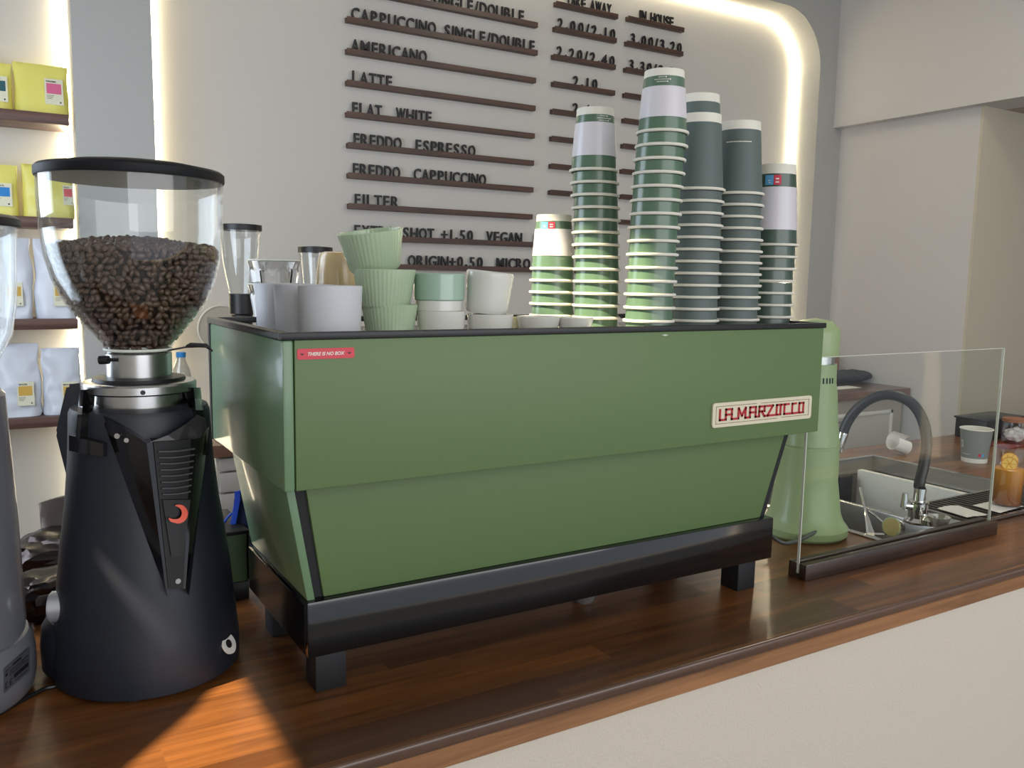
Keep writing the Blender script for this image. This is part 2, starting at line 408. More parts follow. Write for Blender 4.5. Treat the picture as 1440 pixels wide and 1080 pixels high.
ml = [(488, -22.5, 757, 31.5, 'ESPRESSO SINGLE/DOUBLE', 493, 738), (488.1, 22.2, 756.7, 70.4, 'CAPPUCCINO SINGLE/DOUBLE', 493, 753), (488.1, 66.7, 754.4, 109.6, 'AMERICANO', 493, 601),
      (488.1, 111.1, 753.7, 148.9, 'LATTE', 494, 553), (488.1, 155.6, 752.6, 187.8, 'FLAT  WHITE', 494, 608), (489.6, 198.9, 751.5, 226.3, 'FREDDO  ESPRESSO', 496, 669),
      (490, 241.5, 750.7, 264, 'FREDDO  CAPPUCCINO', 495, 684), (490.7, 284, 749.6, 302.6, 'FILTER', 497, 562)]
for a, b_, c, d, s, u0, u1 in ml:
    nm = ' '.join(s.lower().split())
    rail('dark wooden menu rail lettered %s in black' % nm, a, b_, c, d, [(s, u0, u1)])
rail('long dark wooden menu rail lettered extra shot +1.50 vegan', 491.5, 325.9, 860, 348, [('EXTRA SHOT +1.50  VEGAN  M', 497, 762)])
rail('lowest long dark wooden menu rail lettered origin +0.50 micro', 492, 366, 860, 382, [('ORIGIN+0.50  MICRO', 573, 746)])
ordn = ['first', 'second', 'third', 'fourth', 'fifth', 'sixth', 'seventh', 'eighth', 'ninth', 'tenth', 'eleventh', 'twelfth', 'thirteenth', 'fourteenth', 'fifteenth', 'sixteenth']
ta = [((782.6, 1.9), (870, 18.5), 'TAKE AWAY', 796, 860), ((781, 36.3), (868, 53), '2.00/2.10', 782, 867), ((779, 76.3), (866.7, 90), '2.20/2.40', 781, 866), ((778.9, 114), (865.6, 127), '2.10', 804, 842), ((777.5, 152.5), (864.5, 164), '2.40', 804, 841)]
for i, (a, c, s, u0, u1) in enumerate(ta): rail('short rail reading %s, %s from the top of the take away column' % (s.lower(), ordn[i]), *a, *c, [(s, u0, u1)])
for i, (a, c) in enumerate([((776.5, 190.5), (862.5, 201)), ((775.5, 229.5), (861.5, 238)), ((774.5, 266), (860.5, 274))]):
    rail('short wooden rail in the take away column, %s below the 2.40 rail' % ordn[i], *a, *c)
ih = [((884, 22.2), (963, 38.1), 'IN HOUSE', 899, 947), ((882.2, 56.7), (961.5, 72.2), '3.00/3.20', 885, 960), ((880.7, 94.4), (960, 107.4), '3.30/3.50', 883, 958)]
for i, (a, c, s, u0, u1) in enumerate(ih): rail('short rail reading %s, %s from the top of the in house column' % (s.lower(), ordn[i]), *a, *c, [(s, u0, u1)])
for i in range(6):
    rail('short wooden rail in the in house column, %s below the 3.30/3.50 rail' % ordn[i], 879.5-i*1.3, 130+i*35.5, 959-i*1.5, 142+i*34.5)

# ------------------------------------------------------------------ shelves and coffee bags
SHZ = [1.098, .744, .390, .042]
for i, z in enumerate(SHZ):
    b = B(); box(b, (-.975, YW, z-.037), (-.022, YN-.0005, z), .002)
    tag(obj('wall_shelf', b, shelfm, loc=(-.5, YN, z)), 'dark brown wooden wall shelf, %s from the top in the left niche' % ordn[i], 'shelf', 'wooden shelves in the left niche')
def pouch(name, label, x0, x1, z0, z1, m, col, txt, lab, depth=.075, y=2.53, seed=0, grp=None, crump=.004):
    """standing pouch; lab = (x0,x1,z0,z1) of the label"""
    cx = (x0+x1)/2; W = (x1-x0)/2; t = thing(name, label, 'coffee bag', (cx, y, z0), grp)
    rings = []; N = 18; K = 32
    for j in range(N+1):
        v = j/N; z = z0+(z1-z0)*v; dd = depth/2*(1-v**1.6)*.95+.003; ww = W*(1-.02*math.sin(v*PI)+.0*v)
        ring = []
        for k in range(K):
            a = 2*PI*k/K; cxx = math.cos(a); s = math.sin(a)
            px = cx+ww*math.copysign(abs(cxx)**.6, cxx); py = y+dd*math.copysign(abs(s)**.7, s)
            nn = noise.noise(Vector((px*18+seed, py*9, z*14)))
            if 0 < j < N: px += crump*nn*1.2; py += crump*1.6*noise.noise(Vector((px*26, seed*3.1, z*22)))
            ring.append((px, py, z))
        rings.append(ring)
    b = B(); loft(b, rings); obj('pouch', b, m, t, angle=60)
    if lab:
        a0, a1, c0, c1 = lab; yf = y-depth/2*.62-.006
        vmid = ((c0+c1)/2-z0)/(z1-z0); yf = y-(depth/2*(1-vmid**1.6)*.95+.003)-.006-crump*.9
        dyt = .012
        def q(x, z, e=0): return (x, yf+dyt*(z-c0)/(c1-c0)-e, z)
        b = B(); hexa(b, [q(a0, c0), q(a1, c0), (a1, yf+.004, c0), (a0, yf+.004, c0), q(a0, c1), q(a1, c1), (a1, yf+dyt+.004, c1), (a0, yf+dyt+.004, c1)])
        lb = obj('label', b, mat('label_paper', (214, 212, 186), .6), t, smooth=False)
        cw = (a1-a0); chh = c1-c0; b = B()
        zz0, zz1 = c0+chh*.42, c0+chh*.82
        prism(b, [q(a0+cw*.1, zz0, .0008), q(a1-cw*.1, zz0, .0008), q(a1-cw*.1, zz1, .0008), q(a0+cw*.1, zz1, .0008)], (0, .0006, 0)); obj('colour_block', b, col, lb, smooth=False)
        b = B(); M4 = Matrix.Translation(q(a0+cw*.1, c0+chh*.86, .001)); add_text(b, txt, M4, width=cw*.55, height=chh*.07, bold=.03, ext=.0)
        for k in range(3): prism(b, [q(a0+cw*.1, c0+chh*(.34-.06*k), .0009), q(a0+cw*(.5-.06*k), c0+chh*(.34-.06*k), .0009), q(a0+cw*(.5-.06*k), c0+chh*(.355-.06*k), .0009), q(a0+cw*.1, c0+chh*(.355-.06*k), .0009)], (0, .0003, 0))
        prism(b, [(q(a1-cw*.17, c0+chh*.1, .0009)[0]+cw*.05*math.cos(k*PI/4), q(0, c0+chh*.1, .001)[1], c0+chh*.1+cw*.05*math.sin(k*PI/4)) for k in range(8)], (0, .0003, 0))
        obj('print', b, letm, lb, smooth=False)
    return t
def wx(u, v, y): return on(u, v, 'y', y).x
def wz(u, v, y): return on(u, v, 'y', y).z
YP = 2.49
def bag(name, label, u0, u1, vtop, z0, m, col, txt, lab, seed, grp, **k):
    lw = None
    if lab: lw = (wx(lab[0], lab[2], YP), wx(lab[1], lab[2], YP), wz(lab[0], lab[3], YP), wz(lab[0], lab[2], YP))
    return pouch(name, label, wx(u0, vtop, YP), wx(u1, vtop, YP), z0, wz((u0+u1)/2, vtop, YP), m, col, txt, lw, y=YP+.035, seed=seed, grp=grp, **k)
teal = mat('print_teal', (32, 84, 92), .6); pink = mat('print_pink', (206, 98, 134), .6); blu = mat('print_bright_blue', (30, 124, 190), .6); gold = mat('print_gold', (196, 158, 66), .6); coral = mat('print_coral', (205, 80, 90), .6)
gy = 'yellow coffee bags'; gw = 'white coffee bags'
bag('coffee_bag', 'pale yellow coffee bag with a teal label on the top shelf', -58, 16, 83, SHZ[0], yellow, teal, 'PERU', (-18, 9.5, 104, 141), 1, gy)
bag('coffee_bag', 'pale yellow coffee bag with a pink label on the top shelf', 18, 95, 88, SHZ[0], yellow, pink, 'PANAMA', (62, 88, 109, 146), 2, gy)
bag('coffee_bag', 'pale yellow coffee bag with a bright blue label on the second shelf', -50, 24, 229, SHZ[1], yellow, blu, 'KENYA', (-14, 16, 256, 289), 3, gy)
bag('coffee_bag', 'pale yellow coffee bag with a red label, partly behind the bean hopper', 29, 103, 231, SHZ[1], yellow, coral, 'RWANDA', (88, 102.5, 260, 288), 4, gy)
bag('coffee_bag', 'white coffee bag with a gold label, left one on the third shelf', 2, 42, 334, SHZ[2], silverw, gold, 'BRAZIL', (7, 31, 397, 430), 5, gw, depth=.10, crump=.009)
bag('coffee_bag', 'white coffee bag with a gold label, right one on the third shelf', 46, 104, 336, SHZ[2], silverw, gold, 'BRAZIL', (74, 98, 397, 430), 6, gw, depth=.10, crump=.008)
bag('coffee_bag', 'wide white coffee bag with a gold label, left one on the bottom shelf', -14, 54, 484, SHZ[3], silverw, gold, 'BRAZIL', (23, 47, 537, 570), 7, gw, depth=.10, crump=.010)
bag('coffee_bag', 'white coffee bag on the bottom shelf with its label half behind the black grinder', 57, 113, 490, SHZ[3], silverw, gold, 'BRAZIL', (86, 110, 537, 570), 8, gw, depth=.10, crump=.012)

# ------------------------------------------------------------------ espresso machine
MW = .95; ZT = .482; ZP = .2992; MD = .385
em = thing('espresso_machine', 'large green espresso machine seen from behind, cups and paper cup stacks on top', 'espresso machine', (MW/2, .2, 0))
b = B(); box(b, (.0145, 0, ZP), (MW, .012, ZT), .0015); obj('back_panel', b, green, em)
b = B(); box(b, (.0, .0, ZP), (.0135, MD, ZT), .003); obj('side_panel', b, greeng, em)
b = B(); box(b, (MW-.003, .0125, ZP), (MW+.006, MD, ZT), .002); obj('side_panel', b, greeng, em)
b = B(); box(b, (.014, .012, ZP+.004), (MW-.004, MD, ZT-.03)); obj('chassis', b, black, em, smooth=False)
b = B()
for q in (((-.002, -.002, ZT), (MW+.004, .012, ZT+.009)), ((-.002, .012, ZT), (.012, MD+.012, ZT+.009)), ((MW-.010, .012, ZT), (MW+.004, MD+.012, ZT+.009)), ((.012, MD, ZT), (MW-.01, MD+.012, ZT+.009))): box(b, *q, .0015)
box(b, (-.001, MD, ZP-.0), (.012, MD+.011, ZT)); obj('top_rail', b, black, em)
b = B(); box(b, (.012, .012, ZT-.014), (MW-.01, MD, ZT-.008), .001); obj('cup_tray', b, steel, em)
ZC_ = ZT-.0079
# lower tapered body
b = B(); hexa(b, [(.068, .062, .1365), (.884, .062, .1365), (.884, .085, .1365), (.068, .085, .1365), (.026+.013, .045, ZP+.002), (.922, .045, ZP+.002), (.922, .07, ZP+.002), (.026+.013, .07, ZP+.002)], .0015); obj('lower_panel', b, green, em)
b = B(); hexa(b, [(.055, .066, .1365), (.899, .066, .1365), (.899, .30, .1365), (.055, .30, .1365), (.026, .05, ZP+.002), (.938, .05, ZP+.002), (.938, .30, ZP+.002), (.026, .30, ZP+.002)]); obj('inner_frame', b, blackm, em, smooth=False)
b = B(); hexa(b, [(.0445, .058, .1365), (.055, .058, .1365), (.055, .335, .1365), (.0445, .335, .1365), (.0125, .042, ZP+.001), (.0235, .042, ZP+.001), (.0235, .322, ZP+.001), (.0125, .322, ZP+.001)], .001); obj('lower_side_panel', b, greeng, em)
b = B(); hexa(b, [(.897, .07, .1365), (.9055, .07, .1365), (.9055, .335, .1365), (.897, .335, .1365), (.928, .055, ZP+.001), (.9375, .055, ZP+.001), (.9375, .322, ZP+.001), (.928, .322, ZP+.001)], .001); obj('lower_side_panel', b, green, em)
# base
b = B(); box(b, (.0417, .0509, .0597), (MW-.0417, .345, .1362), .003); bs = obj('base', b, blackg, em)
b = B(); box(b, (.0408, .0600, .064), (.0418, .342, .130)); obj('side_plate', b, mat('polished_dark', (70, 66, 62), .12, .9), bs)
for x in (.0597, MW-.0597-.043):
    for y in (.0725, .28):
        b = B(); box(b, (x, y, 0), (x+.043, y+.043, .0597), .001); obj('foot', b, blackm, em)
# badge with raised red letters
b = B(); pts = rrect(.691, .3255, .925, .3655, .005, 4); prism(b, [(x, -.0035, z) for x, z in pts], (0, .0033, 0)); bd = obj('badge', b, cream, em, smooth=False)
b = B()
for q in ((.698, .331, .84, .3318), (.698, .3592, .79, .36), (.85, .3318, .918, .3326), (.80, .359, .918, .3598), (.698, .331, .6988, .36), (.917, .331, .918, .36)): box(b, (q[0], -.0038, q[1]), (q[2], -.0034, q[3]))
obj('border_line', b, mat('badge_line', (120, 92, 70), .5), bd, smooth=False)
SEG = [[(0, 1), (0, 0), (2.2 if 0 else .7, 0)], [(.7, 0), (.7, 1), (1.4, 1), (1.4, 0), (2.2, 0)], [(.7, .48), (1.4, .48)], [(2.2, 0), (2.2, 1), (2.62, .25), (3.05, 1), (3.05, 0), (3.6, 0)], [(3.6, 0), (3.6, 1), (4.3, 1), (4.3, 0), (4.75, 0)], [(3.6, .48), (4.3, .48)],
       [(4.75, 0), (4.75, 1), (5.4, 1), (5.4, .5), (4.75, .5)], [(5.05, .5), (5.4, 0), (5.8, 0)], [(5.7, 1), (6.45, 1), (5.8, 0), (6.95, 0)], [(6.95, 0), (6.95, 1), (7.45, 1), (7.45, 0), (6.95, 0)], [(7.45, 1), (8.5, 1)], [(7.95, 1), (7.95, 0), (9.0, 0)],
       [(9.45, 1), (8.98, 1), (8.98, 0), (9.9, 0)], [(9.9, 0), (9.9, 1), (10.45, 1), (10.45, 0), (9.9, 0)]]
b = B(); X0, Z0, SXX, SZ, TW = .7065, .3375, .1968/10.45, .0165, .0033
for s in SEG:
    for (a0, c0), (a1, c1) in zip(s, s[1:]):
        p, q = Vector((X0+a0*SXX, 0, Z0+c0*SZ)), Vector((X0+a1*SXX, 0, Z0+c1*SZ)); d = (q-p).normalized(); n = Vector((-d.z, 0, d.x))*TW/2; e = d*TW/2
        prism(b, [p-e-n+Vector((0, -.005, 0)), q+e-n+Vector((0, -.005, 0)), q+e+n+Vector((0, -.005, 0)), p-e+n+Vector((0, -.005, 0))], (0, .0016, 0))
obj('lettering', b, redl, bd, smooth=False)
st_t = B(); prism(st_t, [(x, -.0008, z) for x, z in rrect(.0175, .4588, .089, .4716, .0025, 4)], (0, .0007, 0))
st = obj('sticker', st_t, mat('sticker_red', (206, 50, 66), .35), em, smooth=False)
b = B(); add_text(b, 'THERE IS NO BOX', Matrix.Translation((.0305, -.001, .4632)), width=.046, height=.0042, bold=.04, shear=.25); obj('lettering', b, paperw, st, smooth=False)
b = B()
for x in (.0235, .0825): prism(b, [(x+a*.001, -.001, .4652+c*.001) for a, c in ((-2.6, 1), (-1.6, -.2), (-.9, -1.2), (.9, -1.2), (1.6, -.2), (2.6, 1), (.9, .5), (0, .9), (-.9, .5))], (0, .0002, 0))
obj('emblem', b, letm, st, smooth=False)

# ------------------------------------------------------------------ cups on the machine
def pt(u, v, d): p = ad(u, v, d); return (p.x, p.y, ZC_)
def papercup(R, H, z, green_m, bands, sleeve, lab, name='paper_cup', group='', base=.745, stickers=0):
    t = thing(name, lab, 'paper cup', (0, 0, 0), group)
    r = lambda q: R*(.93+(base-.93)*q)          # q 0 at the rim, 1 at the base
    qs = [0]+[q for q, _ in bands]; prof = [(r(0), 0)]; mi = []
    for q, k in bands: prof.append((r(q), H*q)); mi.append(k)
    prof += [(r(1)-.003, H), (r(1)-.004, H-.006), (0, H-.006)]; mi += [0, 0, 0]
    b = B(); lathe(b, prof, n=40, mi=mi); obj('body', b, [cupwhite, green_m], t)
    b = B(); torus(b, (0, 0, .0026), R*.985-.0012, .0024, 40, 8); obj('rim', b, cupwhite, t)
    if sleeve:
        q0, q1 = sleeve; b = B(); lathe(b, [(r(q0)+.0002, H*q0), (r(q0)+.0008, H*q0), (r(q1)+.0008, H*q1), (r(q1)+.0002, H*q1), (r(q0)+.0002, H*q0)], n=40); obj('sleeve', b, sleevem, t)
    return t, r
def wrap(b, r, H, a0, a1, q0, q1, off=.0012, n=6, mi=0):
    """a curved patch on the cup wall between the angles and heights"""
    V = [[b.verts.new(((r(q)+off)*math.cos(a0+(a1-a0)*i/n), (r(q)+off)*math.sin(a0+(a1-a0)*i/n), H*q)) for q in (q0, q1)] for i in range(n+1)]
    for i in range(n): b.faces.new((V[i][0], V[i+1][0], V[i+1][1], V[i][1])).material_index = mi
def top_print(t, r, H, kind, ang):
    """ang: direction towards the reader"""
    d = math.radians
    if kind == 'squares':
        b = B(); wrap(b, r, H, ang-d(24), ang-d(1), .74, .86); obj('blue_square', b, blue, t); b = B(); wrap(b, r, H, ang+d(0), ang+d(20), .74, .86); obj('red_square', b, redp, t)
        b = B()
        for k in range(2): wrap(b, r, H, ang+d(5), ang+d(14), .765+.04*k, .782+.04*k, .0016, 4)
        wrap(b, r, H, ang-d(16), ang-d(9), .79, .80, .0016, 2); wrap(b, r, H, ang-d(14), ang-d(7), .765, .772, .0016, 2); obj('print', b, cupwhite, t)
    elif kind == 'lines':
        b = B()
        for k, (a, c) in enumerate(((-20, 6), (-26, 13), (-16, 2))):
            x = a
            while x < c:
                L = random.choice((2.0, 3.0, 1.4)); wrap(b, r, H, ang+d(x), ang+d(min(x+L, c)), .775+.035*k, .787+.035*k, .0012, 2); x += L+.7
            wrap(b, r, H, ang+d(c+1), ang+d(c+4.5), .77+.035*k, .792+.035*k, .0012, 2)
        obj('print', b, cupwhite, t)
    elif kind == 'oneline':
        b = B(); x = -34
        while x < 30:
            L = random.choice((2.5, 3.5, 1.5)); wrap(b, r, H, ang+d(x), ang+d(x+L), .70, .715, .0012, 2); x += L+.8
        obj('print', b, cupwhite, t)
GB = [(.26, 1), (.74, 1), (.88, 1), (1, 0)]
stacks = [
 # name, bottom pixel, distance, n, R, H, spacing, material, sleeve, lean(px right), print
 ('shortest stack of cups', 776, 1.49, 6, .040, .093, .0199, cupgreen, (.26, .74), 'squares', 0, 0, -.3),
 ('tall stack left of the tallest', 838, 1.44, 14, .040, .100, .0198, cupgreen, (.24, .76), 'lines', -.013, 0, .55),
 ('tallest stack', 912, 1.344, 16, .040, .093, .0203, cupgreen, (.24, .72), 'lines', .010, -.004, 0),
 ('grey stack beside the tallest', 972, 1.42, 13, .0445, .120, .0190, cupgrey, None, None, 0, 0, 0),
 ('grey stack furthest back', 968, 1.545, 16, .0445, .120, .0190, cupgrey, None, None, .006, 0, 0),
 ('grey stack with printed top cup', 1030, 1.48, 13, .0445, .120, .0190, cupgrey, None, 'oneline', -.004, 0, 0),
 ('stack at the right corner', 1078, 1.57, 8, .0450, .143, .0213, cupdark, (.20, .72), 'squares', .004, 0, -.1)]
for nm, u, dist, n, R, H, sp, gm, sl_, prn, lx, ly, aoff in stacks:
    p = pt(u, 459, dist); g = 'paper cups in the '+nm; colr = {cupgreen: 'green and white', cupgrey: 'dark grey', cupdark: 'dark green'}[gm]
    bands = GB if gm is not cupgrey else [(.5, 1), (.88, 1), (1, 0)]
    proto = None; toward = math.atan2(CAM.y-p[1], CAM.x-p[0])+aoff
    for k in range(n):
        q = k/(n-1); o_ = Vector((lx*q*q, ly*q*q, 0)) + Vector((random.uniform(-.0006, .0006), random.uniform(-.0006, .0006), 0))
        L = Vector((p[0], p[1], ZC_+k*sp))+o_
        top = k == n-1
        lab = ('%s paper cup on top of the %s' % (colr, nm)) if top else ('%s paper cup, %s up in the %s' % (colr, ordn[k], nm))
        if top:
            t, r = papercup(R, H, 0, gm, bands, sl_, lab, group=g)
            if prn: top_print(t, r, H, prn, toward)
            t.location = L
        else:
            if proto is None:
                # the nested cups: slightly slimmer walls so that they nest inside each other
                proto = thing('paper_cup', lab, 'paper cup', (0, 0, 0), g)
                b = B(); lathe(b, [(R*.925, .0), (R*.90, sp), (R*.885, H*.5), (R*.72, H*.5), (0, H*.5)] if 0 else [(R*.925, 0), (R*.895, sp*.98), (R*.80, sp*.98), (R*.80, .002), (R*.925, 0)], n=40); obj('body', b, gm, proto)
                b = B(); torus(b, (0, 0, .0026), R*.985-.0012, .0024, 40, 8); obj('rim', b, cupwhite, proto); proto.location = L
            else: dup(proto, L, lab)

def place(name, label, cat, prof, m, u, d, n=48, group=None, mi=None, rf=None, inner=True, tilt=None, z=None, mats=None):
    p = pt(u, 465, d); zz = ZC_ if z is None else z
    t = thing(name, label, cat, (p[0], p[1], zz), group)
    b = B(); lathe(b, [(r, h) for r, h in prof], n=n, mi=mi, rf=rf); 
    WM['_tmp'] = Vector((0, 0, 0))
    o = obj('body', b, m, None); o.parent = t; WM[o.name] = Vector((0, 0, 0))
    if tilt: t.rotation_euler = tilt
    return t
def tumbler(r0, r1, h, t=.0035, foot=.004):
    return [(0, 0), (r0-foot, 0), (r0, foot), (r1, h-.001), (r1-.0012, h), (r1-t, h-.001), (r0-t, foot+.006), (r0-.012, foot+.003), (0, foot+.003)]
gsp = 'white speckled cups on the machine corner'
for u, d, lab in ((465, 1.16, 'white speckled ceramic cup, nearest of the three at the machine corner'), (428, 1.245, 'white speckled ceramic cup in the middle of the three at the machine corner'), (399, 1.33, 'white speckled ceramic cup, furthest back of the three beside the glasses')):
    place('ceramic_cup', lab, 'cup', tumbler(.0395, .0425, .0715), speck, u, d, group=gsp)
rib = lambda a, z: 1+.008*math.cos(44*a)
grb = 'ribbed mint green cups'
place('ribbed_cup', 'ribbed mint green cup at the bottom of the green cup pile', 'cup', tumbler(.034, .0405, .045), mint, 548, 1.25, 176, grb, rf=rib)
place('ribbed_cup', 'ribbed mint green cup in the middle of the green cup pile', 'cup', tumbler(.036, .0445, .056), mint, 541, 1.245, 176, grb, rf=rib, z=ZC_+.0385)
c3 = place('ribbed_cup', 'ribbed mint green cup lying tilted on top of the green cup pile', 'cup', tumbler(.036, .0465, .057), mint, 528, 1.25, 176, grb, rf=rib, z=ZC_+.0925, tilt=(0, math.radians(-10), math.radians(20)))
place('ceramic_cup', 'white glazed cup under the aqua banded cup', 'cup', tumbler(.034, .0365, .036), ceram, 620, 1.275, group='white glazed cups')
aq = place('ceramic_cup', 'white cup with a wide aqua band around its upper half', 'cup', [(0, 0), (.030, 0), (.0345, .004), (.0345, .018), (.0375, .020), (.0378, .056), (.0366, .0575), (.0335, .056), (.031, .010), (0, .008)], [ceram, aqua], 617, 1.275, group='white glazed cups', mi=[0, 0, 0, 1, 1, 1, 0, 0, 0], z=ZC_+.0325)
place('ceramic_cup', 'low white glazed cup under the tilted white cup', 'cup', tumbler(.033, .0350, .031), ceram, 689, 1.30, group='white glazed cups')
band = lambda a, z: 1+.012*math.sin(z*700)
place('ceramic_cup', 'white wheel-thrown cup lying tilted on a low white cup', 'cup', [(0, 0), (.029, 0), (.031, .004)]+[(.0315+.004*k/10+(.0006 if k % 2 else 0), .004+.056*k/10) for k in range(1, 11)]+[(.0335, .062), (.031, .060), (.0285, .01), (0, .008)], ceram, 683, 1.30, group='white glazed cups', z=ZC_+.0325, tilt=(math.radians(4), math.radians(4), 0))
gs = 'low white saucers in front of the paper cups'
place('saucer_cup', 'low white espresso cup below the short stack of paper cups', 'cup', tumbler(.029, .034, .028), ceram, 757, 1.32, group=gs)
place('saucer_cup', 'low white espresso cup between the two left paper cup stacks', 'cup', tumbler(.024, .0275, .027), ceram, 809, 1.325, group=gs)
place('saucer_cup', 'low cream espresso cup beside the tilted white cup', 'cup', tumbler(.022, .0255, .023), mat('cream_ceramic', (222, 206, 150), .3, coat=.3), 737, 1.385, group=gs)
place('ceramic_cup', 'beige glazed cup standing upright behind the speckled cups', 'cup', tumbler(.031, .0355, .066), beige, 456, 1.40, group='beige cups')
place('ceramic_cup', 'beige brown glazed cup turned upside down on another beige cup', 'cup', [(.034, 0), (.033, .02), (.0295, .045), (.026, .053), (.020, .055), (0, .054)], beige, 475, 1.40, group='beige cups', z=ZC_+.0675)
# faceted drinking glasses
fac = lambda a, z: 1/max(math.cos(((a+PI/9) % (2*PI/9))-PI/9), .94) if z < .055 else 1
tg = bpy.data.materials.new('tumbler_glass'); tg.use_nodes = True; _b = tg.node_tree.nodes['Principled BSDF']; _b.inputs['Transmission Weight'].default_value = 1; _b.inputs['Roughness'].default_value = .02; _b.inputs['IOR'].default_value = 1.5
gg = 'faceted drinking glasses stacked behind the speckled cups'
for k, lab in enumerate(('faceted drinking glass at the bottom behind the speckled cups', 'faceted drinking glass nested on top of another glass')):
    p = pt(387, 465, 1.405); t = thing('drinking_glass', lab, 'glass', (p[0], p[1], ZC_+.038*k), gg)
    b = B(); lathe(b, [(0, 0), (.027, 0), (.029, .003), (.035, .05), (.0405, .066), (.042, .070), (.0395, .070), (.032, .05), (.026, .012), (0, .009)] if 0 else shell([(.0275, .002), (.030, .006), (.0375, .052), (.0385, .056), (.0425, .068)], .004), n=72, rf=fac)
    o = obj('body', b, tg, None, angle=12); o.parent = t; o.location = (0, 0, 0)
    b = B(); torus(b, (0, 0, .069), .0412, .0014, 60, 6); o = obj('rim', b, edgegl, None); o.parent = t
    b = B(); lathe(b, [(0, 0), (.027, 0), (.0275, .006), (0, .006)], n=40); o = obj('base', b, tg, None); o.parent = t

# ------------------------------------------------------------------ main grinder
GX, GY = -.1193, .2715
gr = thing('coffee_grinder', 'black coffee grinder with a hopper full of beans, nearest on the left', 'coffee grinder', (GX, GY, 0))
BP = [(.1225, 0.0066), (.1235, .036), (.1195, .076), (.113, .142), (.107, .194), (.0995, .245), (.0935, .306), (.0912, .345), (.0900, .370), (.0870, .377), (.070, .380)]
def rad(z):
    L = [(z_, r_) for r_, z_ in BP]
    if z <= L[0][0]: return L[0][1]
    for (z0, r0), (z1, r1) in zip(L, L[1:]):
        if z <= z1: return r0+(r1-r0)*(z-z0)/(z1-z0)
    return L[-1][1]
b = B(); lathe(b, [(0, .0066)]+BP+[(0, .380)], (GX, GY), 96); body = obj('body', b, navy, gr)
# flared foot
sx, sy = -.0471, .0284
b = B(); lathe(b, [(0, .0065), (.082, .0065), (.0875, .014), (.0885, .045), (.086, .070), (.078, .084), (.060, .090), (0, .090)], (GX+sx, GY+sy), 96); obj('base', b, navy, gr)
for a in (30, 150, 250, 320):
    b = B(); lathe(b, [(0, 0), (.012, 0), (.012, .008), (0, .008)], (GX+.1*math.cos(math.radians(a)), GY+.1*math.sin(math.radians(a))), 16); obj('foot', b, blackm, gr)
def cone(u, v, off=0.0, ctr=(GX, GY), rf=None):
    """first hit of the sight line with the grinder's body grown by off"""
    rf = rf or rad; r = ray(u, v).normalized(); lo = None; t = .5
    while t < 2.2:
        P = CAM+r*t; dd = math.hypot(P.x-ctr[0], P.y-ctr[1])-(rf(P.z)+off)
        if dd < 0: break
        t += .004
    else:
        # tangent miss: nearest approach
        best = min((abs(math.hypot((CAM+r*(k*.002)).x-ctr[0], (CAM+r*(k*.002)).y-ctr[1])), k) for k in range(250, 1000))
        return CAM+r*(best[1]*.002)
    a, c = t-.004, t
    for _ in range(20):
        m_ = (a+c)/2; P = CAM+r*m_
        if math.hypot(P.x-ctr[0], P.y-ctr[1]) < rf(P.z)+off: c = m_
        else: a = m_
    return CAM+r*c
def patch(bm, cols, nr=8, th=.012, ctr=(GX, GY), mi=0):
    """cols: list of ((u0,v0),(u1,v1),off0,off1) from top to bottom; a closed curved plate"""
    n = len(cols); Fv = []; Bv = []
    for j in range(nr+1):
        s = j/nr; fr = []; bk = []
        for (a, c, o0, o1) in cols:
            u, v, o = a[0]+(c[0]-a[0])*s, a[1]+(c[1]-a[1])*s, o0+(o1-o0)*s
            P = cone(u, v, o, ctr); fr.append(bm.verts.new(P)); d = Vector((ctr[0]-P.x, ctr[1]-P.y, 0)).normalized(); bk.append(bm.verts.new(P+d*(th+o)))
        Fv.append(fr); Bv.append(bk)
    for j in range(nr):
        for i in range(n-1):
            bm.faces.new((Fv[j][i], Fv[j+1][i], Fv[j+1][i+1], Fv[j][i+1])).material_index = mi
            bm.faces.new((Bv[j][i], Bv[j][i+1], Bv[j+1][i+1], Bv[j+1][i])).material_index = mi
        bm.faces.new((Fv[j][0], Bv[j][0], Bv[j+1][0], Fv[j+1][0])); bm.faces.new((Fv[j][-1], Fv[j+1][-1], Bv[j+1][-1], Bv[j][-1]))
    for i in range(n-1):
        bm.faces.new((Fv[0][i], Fv[0][i+1], Bv[0][i+1], Bv[0][i])); bm.faces.new((Fv[-1][i], Bv[-1][i], Bv[-1][i+1], Fv[-1][i+1]))
    return bm
def mixc(a, b_, t, o0, o1): return ((a[0][0]+(b_[0][0]-a[0][0])*t, a[0][1]+(b_[0][1]-a[0][1])*t), (a[1][0]+(b_[1][0]-a[1][0])*t, a[1][1]+(b_[1][1]-a[1][1])*t), o0, o1)
Lc = ((141, 582), (236, 839), .001, .001); C1 = ((206, 623), (233, 828), .030, .012); C2 = ((277, 617), (261, 828), .024, .012); Rc = ((294, 600), (266, 837), .001, .001)
cols = [mixc(Lc, C1, k/5, .001+.029*k/5, .001+.011*k/5) for k in range(5)]+[mixc(C1, C2, k/5, .030-.006*k/5, .012) for k in range(5)]+[mixc(C2, Rc, k/4, .024-.023*k/4, .012-.011*k/4) for k in range(5)]
b = B(); patch(b, cols, 14, .01); sh = obj('front_shield', b, blackg, gr, angle=25)
b = B(); patch(b, [mixc(C1, C2, k/5, .0325-.006*k/5, .0138) for k in (0.7, 1.5, 2.5, 3.5, 4.4)], 12, .003); obj('centre_cover', b, blackm, sh, angle=25)
